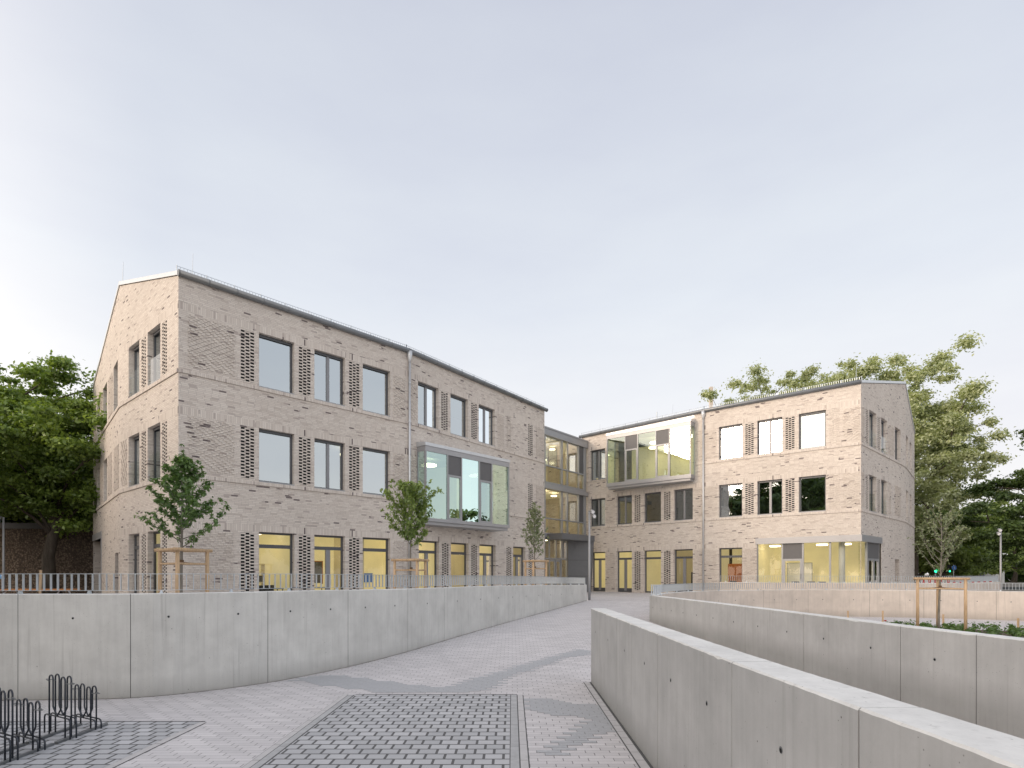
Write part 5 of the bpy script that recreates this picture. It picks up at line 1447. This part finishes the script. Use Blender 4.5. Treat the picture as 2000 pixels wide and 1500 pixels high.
mb = MB(); mb.tube([(-12.6, 15.0, .0), (-12.55, 15.0, 1.44)], .028, 8); o = mb.build('marker_stake', 'wood'); tag(o, 'thin wooden marker stake behind the railing at far left', 'stake')

# ================================================================= right background: street
hs = empty('white_house', (63, 75, 0), 'small white gabled house far off behind the right lamp post', 'house')
mb = MB(); x0, x1, y0, y1, h = 61.0, 65.6, 75, 82, 2.0
mb.poly([(x0, y0, 0), (x1, y0, 0), (x1, y0, h), ((x0 + x1) / 2, y0, 3.3), (x0, y0, h)]); mb.poly([(x0, y0, 0), (x0, y1, 0), (x0, y1, h), (x0, y0, h)]); mb.poly([(x1, y0, 0), (x1, y1, 0), (x1, y1, h), (x1, y0, h)])
mb.build('wall', 'white', hs)
mb = MB(); c = (x0 + x1) / 2
mb.poly([(x0 - .2, y0 - .1, h - .1), (c, y0 - .1, 3.4), (c, y1, 3.4), (x0 - .2, y1, h - .1)]); mb.poly([(x1 + .2, y0 - .1, h - .1), (c, y0 - .1, 3.4), (c, y1, 3.4), (x1 + .2, y1, h - .1)]); mb.build('roof', 'frame', hs)
mb = MB(); mb.box(62.0, 62.9, y0 - .04, y0 - .01, .9, 2.0); mb.build('window', 'portal', hs)
tl = empty('traffic_light', (37.6, 50, 0), 'traffic light showing green on a thin pole beyond the right railing', 'traffic light')
mb = MB(); mb.tube([(37.6, 50, 0), (37.6, 50, 2.0)], .05, 8); mb.build('pole', 'galv', tl)
mb = MB(); mb.box(37.35, 37.6, 49.8, 49.95, 1.35, 2.15); mb.build('signal_head', 'black', tl)
mb = MB(); mb.disc((37.47, 49.78, 1.55), (0, -1, 0), .13, 14); mb.build('green_lens', 'green_lit', tl)
mb = MB(); mb.box(38.6, 38.8, 49.8, 49.95, 1.35, 2.1); mb.build('signal_head', 'black', tl)
mb = MB(); mb.disc((38.7, 49.78, 1.55), (0, -1, 0), .08, 14); mb.build('green_lens', 'green_lit', tl)
sg = empty('traffic_sign', (38.6, 49.2, 0), 'round blue traffic sign on a pole right of the traffic light', 'sign')
mb = MB(); mb.tube([(38.65, 49.3, 0), (38.65, 49.3, 2.1)], .03, 8); mb.build('pole', 'galv', sg)
mb = MB(); mb.tube([(38.65, 49.22, 1.85), (38.65, 49.25, 1.85)], .21, 18); mb.build('sign_plate', 'signblue', sg)
mb = MB(); mb.tube([(38.65, 49.205, 1.74), (38.65, 49.205, 1.96)], .02, 4); mb.build('white_arrow', 'white', sg)
for i in range(3):
    bx0 = 31.6 + i * 1.9
    cb_ = empty('construction_barrier', (bx0, 43.5, 0), ['red and white barrier board next to the right wing', 'red and white barrier board behind the bare young tree', 'red and white barrier board, rightmost by the railing'][i], 'barrier', 'red and white barriers along the street')
    mb = MB(); mb.box(bx0, bx0 + 1.8, 43.5, 43.53, .60, .85); mb.build('board', 'white', cb_)
    mb = MB()
    for k in range(4): mb.box(bx0 + .1 + k * .45, bx0 + .30 + k * .45, 43.485, 43.498, .60, .85)
    mb.build('red_stripes', 'red', cb_)
    for xx in (bx0 + .15, bx0 + 1.65):
        mb = MB(); mb.tube([(xx, 43.55, 0), (xx, 43.55, 1.0)], .025, 6); mb.build('leg', 'black', cb_)
    mb = MB(); mb.box(bx0, bx0 + 1.8, 43.5, 43.53, 1.0, 1.18); mb.build('upper_board', 'black', cb_)
ch = empty('neighbour_house', (26.0, 70, 0), 'distant house whose pale chimney rises above the right roof', 'house')
mb = MB(); mb.box(18, 31, 70, 80, 0, 17.5); mb.build('wall', 'white', ch)
mb = MB(); mb.poly([(17.5, 69.5, 17.4), (31.5, 69.5, 17.4), (31.5, 75, 21), (17.5, 75, 21)]); mb.poly([(17.5, 80.5, 17.4), (31.5, 80.5, 17.4), (31.5, 75, 21), (17.5, 75, 21)]); rf_ = mb.build('roof', 'tile', ch)
mb = MB(); mb.box(24.95, 25.35, 71, 71.4, 18, 24.9); mb.build('chimney', 'concrete_warm', rf_)
hd = [(-60, 50), (-20, 62), (10, 75), (60, 95), (110, 85), (150, 60)]
cen = []; random.seed(77)
for (a, b) in zip(hd[:-1], hd[1:]):
    for k in range(40):
        t = random.random(); cen.append((a[0] + (b[0] - a[0]) * t, a[1] + (b[1] - a[1]) * t + random.uniform(-3, 3), random.uniform(.5, 6.0)))
dm = bpy.data.objects.new('dummy', None); COL.objects.link(dm)
o = leaves_obj('distant_wood', cen, [3.2] * len(cen), 26000, .75, 'leaf_d', dm, flat=.8); o.parent = None; bpy.data.objects.remove(dm)
tag(o, 'dark distant band of woodland closing the horizon behind everything', 'woodland', None, 'stuff')

# ================================================================= world, sun, camera
w = bpy.data.worlds.new('World'); sc.world = w; w.use_nodes = True; nt = w.node_tree; nt.nodes.clear(); q = N(nt)
SUN_EL = 14.0; SUN_AZ = 238.0        # compass azimuth: x=sin, y=cos
sky = q.n('ShaderNodeTexSky', sky_type='NISHITA'); sky.sun_disc = False
sky.sun_elevation = R(SUN_EL); sky.sun_rotation = R(SUN_AZ); sky.dust_density = 2.5; sky.air_density = 1.2
tcw = q.n('ShaderNodeTexCoord').outputs['Generated']; sp = q.n('ShaderNodeSeparateXYZ'); q.link(tcw, sp.inputs[0])
el = q.m('MAXIMUM', sp.outputs[2], 0.0)
haze = q.ramp(el, [(0, (1.0, .965, .955)), (.08, (.98, .965, .97)), (.24, (.92, .925, .96)), (.42, (.80, .842, .912)), (.60, (.68, .72, .815)), (.75, (.60, .635, .74)), (1, (.90, .93, 1.02))])
# bright cream glow around the hidden low sun
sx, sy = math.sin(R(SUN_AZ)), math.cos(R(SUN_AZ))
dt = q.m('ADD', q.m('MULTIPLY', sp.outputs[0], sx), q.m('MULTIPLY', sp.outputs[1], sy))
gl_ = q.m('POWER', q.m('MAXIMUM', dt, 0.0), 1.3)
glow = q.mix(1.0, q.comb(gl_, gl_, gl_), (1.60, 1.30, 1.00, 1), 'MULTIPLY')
cool = q.m('POWER', q.m('MAXIMUM', q.m('MULTIPLY', dt, -1.0), 0.0), 1.0)
nz = q.noise(q.comb(q.m('MULTIPLY', sp.outputs[0], 1.0), q.m('MULTIPLY', sp.outputs[1], 1.0), q.m('MULTIPLY', sp.outputs[2], 3.2)), 2.4, 6.0, .55)
k = q.m('ADD', q.m('MULTIPLY', q.m('SUBTRACT', nz, .5), .22), 1.0)
hz = q.mix(1.0, haze, q.comb(k, k, q.m('ADD', q.m('MULTIPLY', q.m('SUBTRACT', k, 1.0), .6), 1.0)), 'MULTIPLY')
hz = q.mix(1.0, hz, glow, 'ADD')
skys = q.mix(1.0, sky.outputs[0], (.10, .10, .10, 1), 'MULTIPLY')
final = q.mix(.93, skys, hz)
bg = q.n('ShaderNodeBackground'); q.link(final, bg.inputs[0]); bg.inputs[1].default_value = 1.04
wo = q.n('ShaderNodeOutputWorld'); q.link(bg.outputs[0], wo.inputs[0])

sd_ = bpy.data.lights.new('Sun', 'SUN'); sd_.energy = 1.7; sd_.angle = R(12); sd_.color = (1.0, .80, .62)
so = bpy.data.objects.new('Sun', sd_); COL.objects.link(so)
dirv = Vector((sx * math.cos(R(SUN_EL)), sy * math.cos(R(SUN_EL)), math.sin(R(SUN_EL))))
so.rotation_euler = dirv.to_track_quat('Z', 'Y').to_euler(); so.location = (0, 0, 40)

cam = bpy.data.cameras.new('Camera'); cam.sensor_width = 36; cam.sensor_fit = 'HORIZONTAL'; cam.lens = 19.8; cam.shift_y = .185
cam.clip_end = 3000; cam.clip_start = .05
co = bpy.data.objects.new('Camera', cam); COL.objects.link(co); co.location = (0, 0, 1.35); co.rotation_euler = (R(90), 0, 0)
sc.camera = co
sc.view_settings.view_transform = 'Standard'; sc.view_settings.look = 'None'; sc.view_settings.exposure = 0; sc.view_settings.gamma = 1
sc.cycles.max_bounces = 6; sc.cycles.transparent_max_bounces = 12; sc.cycles.diffuse_bounces = 3; sc.cycles.glossy_bounces = 3
sc.cycles.use_denoising = True
